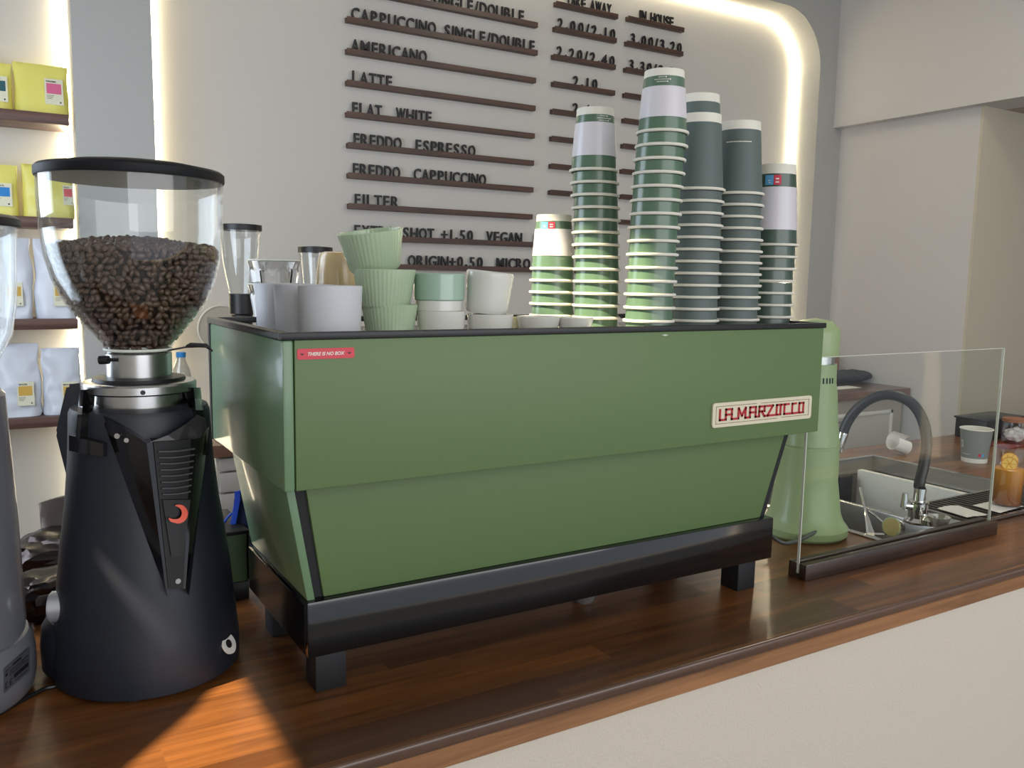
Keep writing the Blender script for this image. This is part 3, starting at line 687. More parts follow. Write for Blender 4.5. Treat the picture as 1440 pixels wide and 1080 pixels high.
for k in range(8):
    v = 633+k*8.6; w0 = 223+k*.8; w1 = 274-k*.9
    b = B(); pts = [cone(w0+(w1-w0)*i/6, v+2-4*i/6+1.5*math.sin(PI*i/6), .0335-.0018*k*.55) for i in range(7)]; tube(b, pts, .0012, 6); obj('louvre', b, mat('louvre_grey', (70, 70, 72), .4), sh)
# recessed name plate and orange swirl emblem
b = B(); patch(b, [((229+(268-229)*k/4, 703), (241+(257-241)*k/4, 783), .0285, .020) for k in range(5)], 5, .002); obj('name_plate', b, mat('plate_black', (14, 14, 15), .35), sh, angle=25)
b = B(); N = 26; ins = []; out = []
for i in range(N+1):
    a = math.radians(100-i*(305/N)) if 0 else math.radians(215+i*(250/N)); wdt = 5.2*math.sin(PI*min(1, (i+.6)/(N+.9)))**.7
    cu, cv = 250, 722; R_ = 11.5
    ins.append(cone(cu+(R_-wdt)*math.cos(a)*1.0+(-2.5 if i < 4 else 0), cv-(R_-wdt)*math.sin(a), .0300)); out.append(cone(cu+(R_+wdt*.6)*math.cos(a)+(-2.5 if i < 4 else 0), cv-(R_+wdt*.6)*math.sin(a), .0300))
vi = [b.verts.new(p) for p in ins]; vo = [b.verts.new(p) for p in out]
for i in range(N): b.faces.new((vi[i], vi[i+1], vo[i+1], vo[i]))
g_ = bmesh.ops.extrude_face_region(b, geom=list(b.faces)); bmesh.ops.translate(b, verts=[v for v in g_['geom'] if isinstance(v, bmesh.types.BMVert)], vec=-FW*.0018)
obj('emblem', b, mat('emblem_orange', (226, 84, 52), .4), sh, smooth=False)
def screw(u, v, off, r, parent, m=steel):
    P = cone(u, v, off); d = Vector((P.x-GX, P.y-GY, 0)).normalized(); b = B()
    tube(b, [P-d*.002, P+d*.0015], r, 12); return obj('screw', b, m, parent)
screw(250, 817, .0150, .0036, sh); screw(165, 613, .012, .0035, sh); screw(178, 619, .016, .003, sh)
# chute lip above the shield
b = B(); pts = [cone(u, v, o) for u, v, o in ((210, 622, .027), (236, 612, .024), (262, 596, .018), (276, 584, .012), (287, 589, .008), (289, 604, .010), (279, 616, .022), (250, 621, .026))]
prism(b, pts, FW*.006); obj('chute', b, mat('chute_grey', (58, 57, 58), .35), gr, smooth=False)
# side housing on the left
def flat(b, pts, d, th): prism(b, [ad(u, v, d) for u, v in pts], FW*th); return b
b = B(); flat(b, [(92, 541), (76, 609), (93, 676), (104, 700), (140, 690), (140, 545), (112, 538)], 1.19, .10); bmesh.ops.bevel(b, geom=list(b.edges), offset=.004, segments=2, affect='EDGES'); obj('side_housing', b, mat('housing_black', (58, 62, 70), .3, coat=.2), gr, smooth=False)
b = B(); patch(b, [((112+k*3, 548), (106+k*3, 618), .012, .012) for k in range(3)], 6, .004); patch(b, [((97+k*8, 612+k*2), (97+k*8, 634+k*1.5), .010, .010) for k in range(7)], 4, .004); obj('latch', b, blackg, gr, angle=25)
b = B(); patch(b, [((272+k*5, 545), (283+k*5, 640), .008, .006) for k in range(3)], 6, .004); obj('latch', b, blackg, gr, angle=25)
# collar, flange, neck
b = B(); lathe(b, [(0, .378), (.0625, .378), (.0625, .397), (0, .397)], (GX, GY), 64); obj('collar', b, steel, gr)
b = B(); lathe(b, [(0, .397), (.0715, .397), (.0735, .399), (.0735, .4085), (.0715, .411), (.058, .4125), (0, .4125)], (GX, GY), 72); fgo = obj('flange', b, steel, gr)
b = B(); lathe(b, [(0, .4125), (.060, .4125), (.0585, .4165), (.045, .4185), (0, .4185)], (GX, GY), 64); obj('gasket', b, black, gr)
P = Vector((GX, GY, .403)); dcam = Vector((CAM.x-GX+.06, CAM.y-GY, 0)).normalized()
b = B(); tube(b, [P+dcam*.0725, P+dcam*.0742], .0032, 12); obj('hole_plug', b, black, fgo)
b = B(); lathe(b, [(0, .4185), (.0425, .4185), (.0428, .449), (.041, .4505), (0, .4505)], (GX, GY), 64); nk = obj('neck', b, steel, gr)
b = B(); q0 = ad(166, 506, 1.045); q1 = ad(153, 506, 1.045); q2 = ad(140, 506.5, 1.045); tube(b, [q0, q1], .0022, 8); tube(b, [q1, q2], .0052, 12); obj('neck_knob', b, black, gr)
b = B(); z = .452; e = RT*1; c0 = Vector((GX, GY, z)); r0 = c0+RT*.040
tube(b, [r0, ad(262, 488, 1.05), ad(296, 487, 1.06)], .0011, 8); tube(b, [ad(262, 487, 1.05), ad(268, 485, 1.05), ad(290, 486, 1.06), ad(299, 494, 1.06)], [.0015, .0028, .0028, .001], 8); obj('shutter_lever', b, black, gr)
# hopper
HP = [(.0428, .450), (.0432, .4575), (.052, .4690), (.0655, .4850), (.0790, .5020), (.0925, .5245), (.1030, .5500), (.1100, .5780), (.1140, .6120), (.1152, .645), (.1152, .681)]
b = B(); lathe(b, shell(HP, .0025), (GX, GY), 96); hp = obj('hopper', b, GL, gr)
b = B(); torus(b, (GX, GY, .4545), .0425, .002, 48, 8); obj('hopper_ring', b, edgegl, gr)
b = B(); lathe(b, [(0, .680), (.1165, .680), (.1175, .682), (.1175, .691), (.114, .6945), (.08, .701), (.04, .7055), (0, .707)], (GX, GY), 96); obj('lid', b, mat('lid_black', (20, 22, 26), .55, spec=.25), gr)
# side knob at the rear left, round sticker
b = B(); k0 = ad(94, 852, 1.16); ka = (RT*1+FW*.25).normalized(); tube(b, [k0, k0-ka*.0185], .0208, 28); tube(b, [k0-ka*.018, k0-ka*.021], .018, 28); obj('adjusting_knob', b, mat('satin_metal', (196, 200, 206), .3, .6), gr)
b = B(); P = cone(322, 905, .002); 
d = Vector((P.x-GX, P.y-GY, .06)).normalized(); tube(b, [P-d*.002, P+d*.0006], .0145, 24); s_ = obj('round_sticker', b, paperw, gr)
b = B(); P = cone(322, 905, .003); tube(b, [P-d*.001, P+d*.0002], .006, 20); obj('print', b, blackm, s_)
# beans: real beans packed against the glass and heaped on top
bean = []
for j in range(5):
    for k in range(8):
        th = PI*(j+.5)/5; a = 2*PI*k/8; bean.append((math.cos(th), math.sin(th)*math.cos(a), math.sin(th)*math.sin(a)*.72))
verts = []; faces = []
def hr(z):
    for (r0, z0), (r1, z1) in zip(HP, HP[1:]):
        if z <= z1: return r0+(r1-r0)*(z-z0)/(z1-z0)
    return HP[-1][1]
def addbean(c, s):
    q = Vector((random.gauss(0, 1), random.gauss(0, 1), random.gauss(0, 1))).normalized(); R3 = q.to_track_quat('X', 'Z').to_matrix() @ Matrix.Rotation(random.uniform(0, 6.28), 3, 'X')
    o = len(verts)
    for x, y, z in bean:
        if z > 0: z -= .16*math.exp(-(y/.22)**2)
        verts.append(c+R3 @ Vector((x*s, y*s*.70, z*s*.78)))
    for j in range(4):
        for k in range(8): faces.append((o+j*8+k, o+j*8+(k+1) % 8, o+(j+1)*8+(k+1) % 8, o+(j+1)*8+k))
    faces.append(tuple(o+k for k in range(7, -1, -1))); faces.append(tuple(o+32+k for k in range(8)))
z = .458
while z < .590:
    R_ = hr(z)-.0082; n = int(2*PI*R_/.0094)
    for k in range(n):
        a = 2*PI*(k+random.uniform(-.25, .25))/n
        rr = R_+random.uniform(-.0012, .0006); addbean(Vector((GX+rr*math.cos(a), GY+rr*math.sin(a), z+random.uniform(-.0015, .0015))), .0064)
    z += .0076
for k in range(1500):
    rr = .102*math.sqrt(random.random()); a = random.uniform(0, 2*PI); zt = .588+.013*math.cos(rr/.104*PI/2)+random.uniform(-.003, .002)+.004*noise.noise(Vector((rr*math.cos(a)*30, rr*math.sin(a)*30, 0)))
    addbean(Vector((GX+rr*math.cos(a), GY+rr*math.sin(a), zt)), .0064)
me = bpy.data.meshes.new('coffee_beans'); me.from_pydata([v-Vector((GX, GY, .45)) for v in verts], [], faces); me.materials.append(beanm)
me.polygons.foreach_set('use_smooth', [True]*len(me.polygons))
cb = bpy.data.objects.new('coffee_beans', me); COL.objects.link(cb); cb.location = (GX, GY, .45); tag(cb, 'roasted coffee beans filling the clear hopper of the black grinder', 'coffee beans', kind='stuff'); WM[cb.name] = Vector((GX, GY, .45))
b = B(); lathe(b, [(0, .456), (.026, .458)]+[(hr(z_)-.0145, z_) for z_ in (.47, .49, .51, .53, .55, .57, .585)]+[(0, .590)], (GX, GY), 32); obj('bean_core', b, mat('bean_dark', (30, 21, 17), .8), cb)['kind'] = 'stuff'

# ------------------------------------------------------------------ grey grinder at the left edge
LX, LY = -.385, .286
lg = thing('coffee_grinder', 'grey coffee grinder cut off by the left edge of the picture', 'coffee grinder', (LX, LY, 0))
b = B(); lathe(b, [(0, .0065), (.110, .06), (.116, .098), (.113, .227), (.110, .306), (.106, .40), (.09, .42), (0, .42)], (LX, LY), 72); obj('body', b, greyg, lg)
b = B(); lathe(b, [(0, .0065), (.118, .0065), (.123, .012), (.1255, .03), (.1255, .058), (.1225, .076), (.118, .084), (.10, .09), (0, .09)], (LX, LY), 72); lgb = obj('base', b, greyg, lg)
def rl(z): return .1258
b = B(); patch(b, [((6+k*5.5, 936-k*6.0), (6+k*5.5, 968-k*5.5), .0006, .0006) for k in range(6)], 3, .001, (LX, LY)) if 0 else None
def lcone(u, v, off): return cone(u, v, off, (LX, LY), rl)
V = [[b.verts.new(lcone(6+k*6, v0-k*5.2+dv, .0006)) for dv in (0, 34)] for k, v0 in zip(range(7), [941]*7)]
for k in range(6): b.faces.new((V[k][0], V[k+1][0], V[k+1][1], V[k][1]))
lb = obj('rating_label', b, mat('label_grey', (70, 72, 78), .4), lgb)
b = B()
def strip2(u0, u1, dv0, dv1):
    n = 3; q = [[b.verts.new(lcone(u0+(u1-u0)*i/n, 941-(u0+(u1-u0)*i/n-6)*5.2/6+dv, .0012)) for dv in (dv0, dv1)] for i in range(n+1)]
    for i in range(n): b.faces.new((q[i][0], q[i+1][0], q[i+1][1], q[i][1]))
for u0, u1, a_, c_ in ((8, 16, 5, 6), (18, 30, 3, 6), (8, 11, 9, 13), (14, 40, 9, 10), (14, 36, 12, 13), (14, 40, 15, 16), (20, 40, 19, 25), (8, 9, 23, 29), (14, 15, 23, 29), (8, 12, 22, 23), (8, 12, 29, 30), (14, 18, 22, 23), (14, 17, 26, 27), (14, 18, 29, 30), (22, 38, 29, 30)): strip2(u0, u1, a_, c_)
obj('print', b, letm, lb, smooth=False)
b = B(); lathe(b, shell([(.075, .425), (.100, .44), (.118, .477), (.125, .52), (.127, .57), (.129, .612)], .0025), (LX, LY), 72); obj('hopper', b, GL, lg)
b = B(); lathe(b, [(0, .612), (.132, .612), (.1335, .614), (.1335, .622), (.128, .626), (0, .634)], (LX, LY), 72); obj('lid', b, black, lg)
for a in (20, 110, 200, 290):
    b = B(); lathe(b, [(0, 0), (.012, 0), (.012, .0066), (0, .0066)], (LX+.095*math.cos(math.radians(a)), LY+.095*math.sin(math.radians(a))), 16); obj('foot', b, blackm, lg)
b = B(); lathe(b, [(0, .42), (.076, .42), (.076, .43), (0, .43)], (LX, LY), 40); obj('collar', b, steel, lg)
b = B(); tube(b, [Vector((-.36, .16, .0031)), on(0, 1003, 'z', .0031), on(30, 985, 'z', .0031), on(62, 969, 'z', .0031), on(90, 958, 'z', .0031), (-.19, .36, .0031)], .003, 8, smooth=6); tag(obj('power_cable', b, black, loc=on(30, 985, 'z', 0)), 'black power cable lying between the grey and the black grinder', 'cable')
# crumpled foil bags behind the grinders
def crumple(name, label, c, sx, sy, sz, seed, rz=0, grp='crumpled dark foil coffee bags', m=foil):
    t = B(); bmesh.ops.create_icosphere(t, subdivisions=4, radius=1)
    for v in t.verts:
        n = v.co.normalized(); q = 1+.22*noise.noise(n*2.2+Vector((seed, 0, 0)))+.13*abs(noise.noise(n*5+Vector((0, seed, 0))))+.05*noise.noise(n*13)
        p = Vector((math.copysign(abs(n.x)**.7, n.x)*sx, math.copysign(abs(n.y)**.7, n.y)*sy, math.copysign(abs(n.z)**.7, n.z)*sz))*q
        v.co = Matrix.Rotation(rz, 3, 'Z') @ p
    mn = min(v.co.z for v in t.verts)
    bmesh.ops.translate(t, verts=t.verts, vec=Vector(c)-Vector((0, 0, mn)))
    return tag(obj(name, t, m, loc=c, angle=28), label, 'foil bag', grp)
crumple('foil_bag', 'crumpled dark foil bag lying between the two grinders, lower one', (-.222, .535, 0), .075, .05, .035, 3, .3)
crumple('foil_bag', 'crumpled brown foil bag lying behind the black grinder, upper one', (-.205, .70, 0), .085, .07, .042, 9, -.2)
b = B(); rings = []
for j in range(9):
    v = j/8; rings.append([(-.165+.062*math.copysign(abs(math.cos(2*PI*k/24))**.6, math.cos(2*PI*k/24))*(1-.1*v)-.01*v, .80+(.03*(1-v)+.004)*math.sin(2*PI*k/24)+.004*noise.noise(Vector((k, v*6, 1))), .001+.135*v+(.01*math.cos(2*PI*k/24) if j == 8 else 0)) for k in range(24)])
loft(b, rings); tag(obj('foil_bag', b, mat('brown_foil', (92, 82, 74), .45, .4, bump=.5, bscale=60), loc=(-.16, .80, 0)), 'upright dull brown coffee bag at the back edge of the counter', 'foil bag', 'crumpled dark foil coffee bags')

# ------------------------------------------------------------------ knock box with blue brush, bottle, rear grinders
kb = thing('knock_box', 'small green box with black base behind the left end of the espresso machine', 'box', (.05, .50, 0))
b = B(); box(b, (.0, .452, .035), (.066, .60, .120), .003); obj('box', b, mat('box_green', (86, 112, 78), .45), kb)
b = B(); box(b, (-.003, .449, .119), (.069, .603, .126), .002); obj('rim', b, blackm, kb)
b = B(); box(b, (-.004, .458, .0), (.070, .60, .034), .003); obj('base', b, black, kb)
b = B(); box(b, (.0675, .44, .035), (.095, .56, .118), .002); obj('side_tray', b, blackm, kb)
br = thing('cleaning_brush', 'blue brush standing in the green box', 'brush', (.045, .51, .126))
bb = mat('brush_blue', (30, 78, 190), .5)
b = B(); P0 = ad(336, 752, 1.52); pp = [ad(u, v, 1.50) for u, v in ((322, 752), (326, 738), (329, 722), (329, 705), (330, 693), (340, 690), (345, 694), (346, 715), (352, 735), (356, 752))]
prism(b, pp, FW*.02); bmesh.ops.bevel(b, geom=list(b.edges), offset=.0015, segments=1, affect='EDGES'); obj('head', b, mat('brush_dark_blue', (14, 26, 66), .5), br, smooth=False)
b = B()
for k in range(40):
    t_ = k/39; u, v = 322+8*min(1, t_*1.3), 748-56*t_; p = ad(u, v, 1.498); tube(b, [p, p+RT*.010+Vector((0, 0, .002))], .0012, 5)
o = obj('bristles', b, bb, br); o['kind'] = 'stuff'
b = B(); tube(b, [ad(313, 738, 1.5), ad(320, 728, 1.5), ad(326, 722, 1.5)], .002, 8, smooth=4); obj('hanging_loop', b, bb, br)
# bottle
bt = thing('water_bottle', 'clear plastic bottle with a blue cap behind the black grinder', 'bottle', (.27, 2.1, 0))
p = on(255, 516, 'y', 2.1)
bx, by = p.x, p.y; bt.location = (bx, by, 0); WM[bt.name] = Vector((bx, by, 0))
b = B(); lathe(b, shell([(.030, .002), (.033, .01), (.033, .20), (.030, .225), (.016, .262), (.0135, .275)], .0015), (bx, by), 32); obj('bottle', b, glassmat('bottle_plastic', (.86, .88, .9), 1.5), bt)
b = B(); lathe(b, [(0, .002), (.031, .002), (.031, .19), (0, .19)], (bx, by), 24); obj('water', b, glassmat('water', (.85, .9, .95), 1.33), bt)
b = B(); lathe(b, [(0, .272), (.0155, .272), (.016, .274), (.016, .288), (.014, .290), (0, .290)], (bx, by), 24); obj('cap', b, mat('cap_blue', (36, 118, 178), .4), bt)
def rear_grinder(label, u, y, zt, rt_, s=1.0):
    p = on(u, 320, 'y', y); x = p.x; t = thing('coffee_grinder', label, 'coffee grinder', (x, y, 0)); k = rt_/.074
    zl = zt
    b = B(); lathe(b, [(0, .002), (.085, .002), (.085, .03), (.07, .05), (.062, zl-.42), (.056, zl-.40), (0, zl-.40)], (x, y), 40); obj('body', b, black, t)
    b = B(); lathe(b, [(0, zl-.40), (.035*k, zl-.40), (.037*k, zl-.32), (.043*k, zl-.315), (.043*k, zl-.245), (0, zl-.245)], (x, y), 40); obj('collar', b, black, t)
    b = B(); lathe(b, shell([(.041*k, zl-.245), (.052*k, zl-.19), (.0625*k, zl-.13), (.069*k, zl-.06), (.0715*k, zl-.018)], .002), (x, y), 48); obj('hopper', b, GL, t)
    b = B(); lathe(b, [(0, zl-.022), (.0742*k, zl-.022), (.0745*k, zl-.002), (.06*k, zl), (0, zl+.003)], (x, y), 48); obj('lid', b, black, t)
    return t
rear_grinder('black grinder with an empty clear hopper on the back counter', 337.5, 2.15, .733, .0745)
rear_grinder('grinder with a clear hopper, its lid just above the speckled cups', 443, 2.2, .665, .0640)
pd = on(312, 462, 'y', 2.36); b = B()
c0 = Vector((pd.x-.0, 2.36, pd.z)); tube(b, [c0, c0+Vector((0, .012, 0))], .088, 48); pl_ = thing('round_plate', 'round beige plate leaning behind the grinder on the back counter', 'plate', (c0.x, 2.36, 0))
obj('disc', b, mat('plate_beige', (178, 168, 150), .5), pl_)
b = B(); tube(b, [c0-Vector((0, .0, 0))+.086*Vector((math.cos(a*PI/24), 0, math.sin(a*PI/24))) for a in range(49)], .004, 8, cap=False); obj('rim', b, mat('plate_rim', (206, 198, 182), .4), pl_)
b = B(); box(b, (c0.x-.01, 2.35, .001), (c0.x+.01, 2.38, c0.z-.08), .001); obj('stand', b, steel, pl_)

# ------------------------------------------------------------------ pale green grinder on the right
PX, PY = 1.253, .267
pg = thing('coffee_grinder', 'tall pale green grinder behind the right end of the espresso machine', 'coffee grinder', (PX, PY, 0))
b = B(); lathe(b, [(0, .002), (.088, .002), (.0935, .008), (.0935, .022), (.083, .036), (.0755, .055), (.0685, .11), (.066, .125), (.0655, .20), (.0640, .2015), (.0640, .2055), (.0655, .207), (.0585, .26), (.0535, .325), (.050, .345), (.049, .385), (0, .385)], (PX, PY), 72); pgb = obj('body', b, pale, pg)
b = B(); lathe(b, [(0, .385), (.044, .385), (.044, .402), (0, .402)], (PX, PY), 48); obj('collar', b, steel, pg)
b = B(); lathe(b, [(0, .402), (.052, .402), (.052, .452), (.049, .462), (.035, .478), (.0, .484)], (PX, PY), 48); obj('head', b, pale, pg)
b = B()
for k in range(5):
    a = math.atan2(CAM.y-PY, CAM.x-PX)+.95-.16*k*1.0; q = Vector((math.cos(a), math.sin(a), 0)); 
    tube(b, [Vector((PX, PY, .345))+q*.0505, Vector((PX, PY, .357))+q*.0500], .0016, 6)
obj('vent_slot', b, black, pg)
b = B(); A = lambda u, v, d: ad(u, v, d)
tube(b, [A(1172, 716, 1.93), A(1175, 728, 1.90), A(1160, 740, 1.87), A(1130, 757, 1.83), A(1105, 764, 1.80), A(1088, 756, 1.80), A(1075, 745, 1.82)], .0042, 10, smooth=6); tube(b, [A(1172, 713, 1.94), A(1172, 719, 1.925)], .0075, 12); obj('power_cable', b, mat('cable_grey', (72, 78, 74), .4), pg)

# ------------------------------------------------------------------ glass guard
gg_ = thing('sneeze_guard', 'clear glass guard standing in a dark wooden rail in front of the sink', 'glass guard', (1.32, .07, 0))
b = B(); box(b, (1.0, .048, 0), (1.64, .064, .031), .0015); box(b, (1.0, .074, 0), (1.64, .090, .031), .0015); box(b, (1.0, .064, 0), (1.64, .074, .010)); obj('wooden_rail', b, darkw, gg_)
b = B(); box(b, (1.003, .0662, .0105), (1.638, .0718, .422)); gp = obj('glass_pane', b, GL2, gg_, smooth=False)
b = B()
for q in (((1.0015, .0662, .0105), (1.003, .0718, .422)), ((1.638, .0662, .0105), (1.6395, .0718, .422)), ((1.0015, .0662, .422), (1.6395, .0718, .4225))): box(b, *q)
obj('polished_edge', b, edgegl, gp, smooth=False)

# ------------------------------------------------------------------ sink
sk = thing('sink', 'large stainless steel sink set into the bar counter', 'sink', (1.76, .44, -.2))
b = B(); t_ = .014
o_ = [(SX0-.004, SY0-.004), (SX1+.004, SY0-.004), (SX1+.004, SY1+.004), (SX0-.004, SY1+.004)]; i_ = [(SX0+t_, SY0+t_), (SX1-t_, SY0+t_), (SX1-t_, SY1-t_), (SX0+t_, SY1-t_)]
bmr = plate(o_, [i_], lambda u, v: (u, v, .003), (0, 0, -.0025)); obj('rim', bmr, steel, sk, smooth=False)
b = B()
def tubwall(x0, y0, x1, y1, zt, zb, t=.002):
    box(b, (x0-t, y0-t, zb), (x0, y1+t, zt)); box(b, (x1, y0-t, zb), (x1+t, y1+t, zt)); box(b, (x0, y0-t, zb), (x1, y0, zt)); box(b, (x0, y1, zb), (x1, y1+t, zt))
tubwall(SX0+.006, SY0+.006, SX1-.006, SY1-.006, .0005, -.045)
tubwall(SX0+.026, SY0+.026, SX1-.026, SY1-.026, -.043, -.23)
obj('basin', b, steeld, sk, smooth=False)
obj('ledge', plate([(SX0+.005, SY0+.005), (SX1-.005, SY0+.005), (SX1-.005, SY1-.005), (SX0+.005, SY1-.005)], [[(SX0+.026, SY0+.026), (SX1-.026, SY0+.026), (SX1-.026, SY1-.026), (SX0+.026, SY1-.026)]], lambda u, v: (u, v, -.043), (0, 0, -.002)), steel, sk, smooth=False)
b = B(); box(b, (SX0+.026, SY0+.026, -.232), (SX1-.026, SY1-.026, -.229)); obj('bottom', b, steeld, sk, smooth=False)
b = B(); box(b, (1.775, SY0+.03, -.229), (1.795, SY1-.03, -.060), .004); obj('divider', b, steel, sk)
b = B(); lathe(b, [(0, -.229), (.04, -.229), (.04, -.225), (.02, -.226), (0, -.226)], (1.58, .45), 24); obj('drain', b, chrome, sk)
b = B(); box(b, (2.022, .315, -.175), (2.044, .705, -.020), .003); tag(obj('cutting_board', b, mat('white_board', (226, 224, 212), .4), loc=(2.03, .48, -.175)), 'white plastic board standing upright in the sink', 'cutting board')
b = B(); box(b, (1.93, .695, -.20), (1.99, .725, -.035), .003); tag(obj('squeegee_handle', b, blackm, loc=(1.96, .71, -.2)), 'black handle standing behind the white board in the sink', 'handle')
# drip grate: slanted bars in a frame, front right of the sink
dg = thing('drip_grate', 'dark slotted drip grate beside the tap', 'drip grate', (1.95, .2, 0))
GX0, GX1, GY0, GY1 = 1.66, 2.166, .112, .285
b = B(); box(b, (GX0, GY0, .0035), (GX1, GY0+.008, .010)); box(b, (GX0, GY1-.008, .0035), (GX1, GY1, .010)); box(b, (GX0, GY0, .0035), (GX0+.008, GY1, .010)); box(b, (GX1-.008, GY0, .0035), (GX1, GY1, .010)); obj('frame', b, steel, dg, smooth=False)
for k in range(22):
    x = GX0+.016+k*.0215; b = B(); box(b, (-.004, GY0+.008, .0045), (.004, GY1-.008, .0085), mtx=Matrix.Translation((x, 0, 0))); obj('bar', b, mat('grate_metal', (92, 88, 82), .35, .8), dg, smooth=False)
b = B(); box(b, (GX0+.004, GY0+.004, .0032), (GX1-.004, GY1-.004, .0040)); obj('under_tray', b, black, dg, smooth=False)
# receipts
def paper(name, label, pts, z, cat='paper', h=.004):
    b = B(); c = [on(u, v, 'z', z) for u, v in pts]; N = 8; V = []
    for i in range(N+1):
        row = []
        for j in range(5):
            s, t = i/N, j/4; p = (c[0]*(1-s)+c[1]*s)*(1-t)+(c[3]*(1-s)+c[2]*s)*t; p.z = z+h*(.5+.5*math.sin(s*4+t)); row.append(b.verts.new(p))
        V.append(row)
    for i in range(N):
        for j in range(4): b.faces.new((V[i][j], V[i+1][j], V[i+1][j+1], V[i][j+1]))
    g = bmesh.ops.extrude_face_region(b, geom=list(b.faces)); bmesh.ops.translate(b, verts=[v for v in g['geom'] if isinstance(v, bmesh.types.BMVert)], vec=(0, 0, .0003))
    return tag(obj(name, b, paperw, loc=sum(c, Vector())/4), label, cat, 'till receipts')
paper('receipt', 'white receipt lying on the drip grate behind the glass guard', [(1318, 716), (1347, 711), (1389, 724), (1360, 730)], .0105)
paper('receipt', 'white receipt under the iced coffee glass', [(1368, 711), (1400, 704), (1440, 712), (1406, 722)], .0105, h=.001)
# faucet
fc = thing('faucet', 'chrome tap with a black arched flexible hose at the front of the sink', 'faucet', (1.54, .165, 0))
d0 = 2.03
b = B(); q = ad(1290, 735, d0); fx, fy = q.x, q.y
lathe(b, [(0, .003), (.030, .003), (.030, .008), (.022, .016), (.020, .050), (.022, .052), (.022, .056), (.0, .058)], (fx, fy), 36); obj('base', b, chrome, fc)
b = B(); q1 = Vector((fx, fy, .04)); q2 = q1+RT*(-.034)+Vector((0, 0, .004)); tube(b, [q1, q2], .011, 20); tube(b, [q2+Vector((0, 0, -.004)), q2+Vector((0, 0, .03))], [.009, .006], 16); obj('lever', b, chrome, fc)
b = B(); tube(b, [(fx, fy, .055), (fx+.002, fy, .085)], .0135, 24); obj('socket', b, chrome, fc)
HO = [(1291, 707, 0), (1293, 680, 0), (1300, 650, .01), (1303, 620, .02), (1298, 592, .03), (1284, 569, .045), (1262, 557, .06), (1238, 556, .08), (1216, 566, .10), (1200, 581, .115), (1190, 597, .125), (1185, 611, .13)]
b = B(); pts = [Vector((fx+.002, fy, .082))]+[ad(u, v, d0+dd) for u, v, dd in HO[1:]]
tube(b, pts, .0125, 20, smooth=6); obj('hose', b, mat('hose_rubber', (42, 44, 46), .4), fc)
b = B(); tube(b, [ad(1185.5, 609, d0+.13), ad(1183, 618, d0+.13), ad(1179, 635, d0+.135)], [.0135, .0135, .0115, .0095], 20); obj('spray_head', b, chrome, fc)
# bits of barista kit by the tap
def spoonlike(label, u0, v0, d_0, u1, v1, d_1, r0, r1, name='spoon', cat='spoon'):
    b = B(); tube(b, [ad(u0, v0, d_0), ad((u0+u1)/2, (v0+v1)/2, (d_0+d_1)/2), ad(u1, v1, d_1)], [r0, .003, r1], 10, smooth=3); return tag(obj(name, b, chrome, loc=ad(u1, v1, d_1)), label, cat, 'metal tools in the sink')
spoonlike('steel spoon standing in the sink with its handle up', 1210, 686, 2.05, 1224, 752, 1.97, .004, .010)
spoonlike('thin steel rod leaning towards the tap in the sink', 1223, 719, 2.03, 1252, 743, 1.95, .004, .003, 'stirring_rod', 'rod')
pr_ = thing('portafilter_basket', 'chrome filter basket lying on its side at the foot of the tap', 'filter basket', ad(1258, 742, 1.93))
b = B(); c_ = ad(1258, 741, 1.93); ax = (RT*-.75-FW*.55+Vector((0, 0, .1))).normalized(); tube(b, [c_-ax*.014, c_, c_+ax*.014], [.017, .021, .0225], 28); obj('basket', b, chrome, pr_)
b = B(); tube(b, [c_+ax*.0135, c_+ax*.0152], .0195, 28); obj('base_disc', b, mat('brass_disc', (226, 204, 150), .35, .3), pr_)
b = B(); tube(b, [ad(1230, 751, 1.95), ad(1248, 752, 1.94)], .0035, 8); obj('handle', b, chrome, pr_)
c_ = on(1325, 742, 'z', .012); b = B(); lathe(b, [(0, 0), (.016, 0), (.018, .004), (.026, .024), (.023, .024), (.014, .006), (0, .006)], n=10); bmesh.ops.translate(b, verts=b.verts, vec=c_+Vector((0, .01, 0)))
tag(obj('small_glass', b, mat('faceted_glass', (200, 196, 186), .08, .6), loc=c_, angle=5), 'small faceted glass lying beside the tap on the grate', 'glass')
c_ = on(1140 if 0 else 1306, 738, 'z', .012)
b = B(); lathe(b, [(0, 0), (.017, 0), (.019, .012), (.012, .022), (0, .024)], n=24); bmesh.ops.translate(b, verts=b.verts, vec=c_); tag(obj('rinser', b, chrome, loc=c_), 'small chrome rinser knob right beside the tap', 'rinser')

# curled receipt, grey cup, iced coffee, box, jar
rc = on(1264, 640, 'z', 0)+Vector((0, 0, .03)); b = B(); axv = (RT*.8+FW*.3+Vector((0, 0, -.25))).normalized(); u_ = axv.cross(Vector((0, 0, 1))).normalized(); v_ = axv.cross(u_)
V = []
for i in range(25):
    a = math.radians(-40+i*12.2); R_ = .023+.0005*i; o1 = (u_*math.cos(a)+v_*math.sin(a))*R_; V.append([b.verts.new(rc+o1-axv*.028), b.verts.new(rc+o1+axv*(.028+.018*i/24))])
for i in range(24): b.faces.new((V[i][0], V[i+1][0], V[i+1][1], V[i][1]))
mnz = min(v.co.z for v in b.verts); bmesh.ops.translate(b, verts=b.verts, vec=(0, 0, .001-mnz))
g = bmesh.ops.extrude_face_region(b, geom=list(b.faces)); bmesh.ops.translate(b, verts=[v for v in g['geom'] if isinstance(v, bmesh.types.BMVert)], vec=(0, 0, .0004))
tag(obj('receipt', b, paperw, loc=(rc.x, rc.y, 0)), 'curled white till receipt on the wood behind the sink', 'paper', 'till receipts')
p = on(1382.5, 651, 'z', 0); cx_, cy_ = p.x, p.y+.03
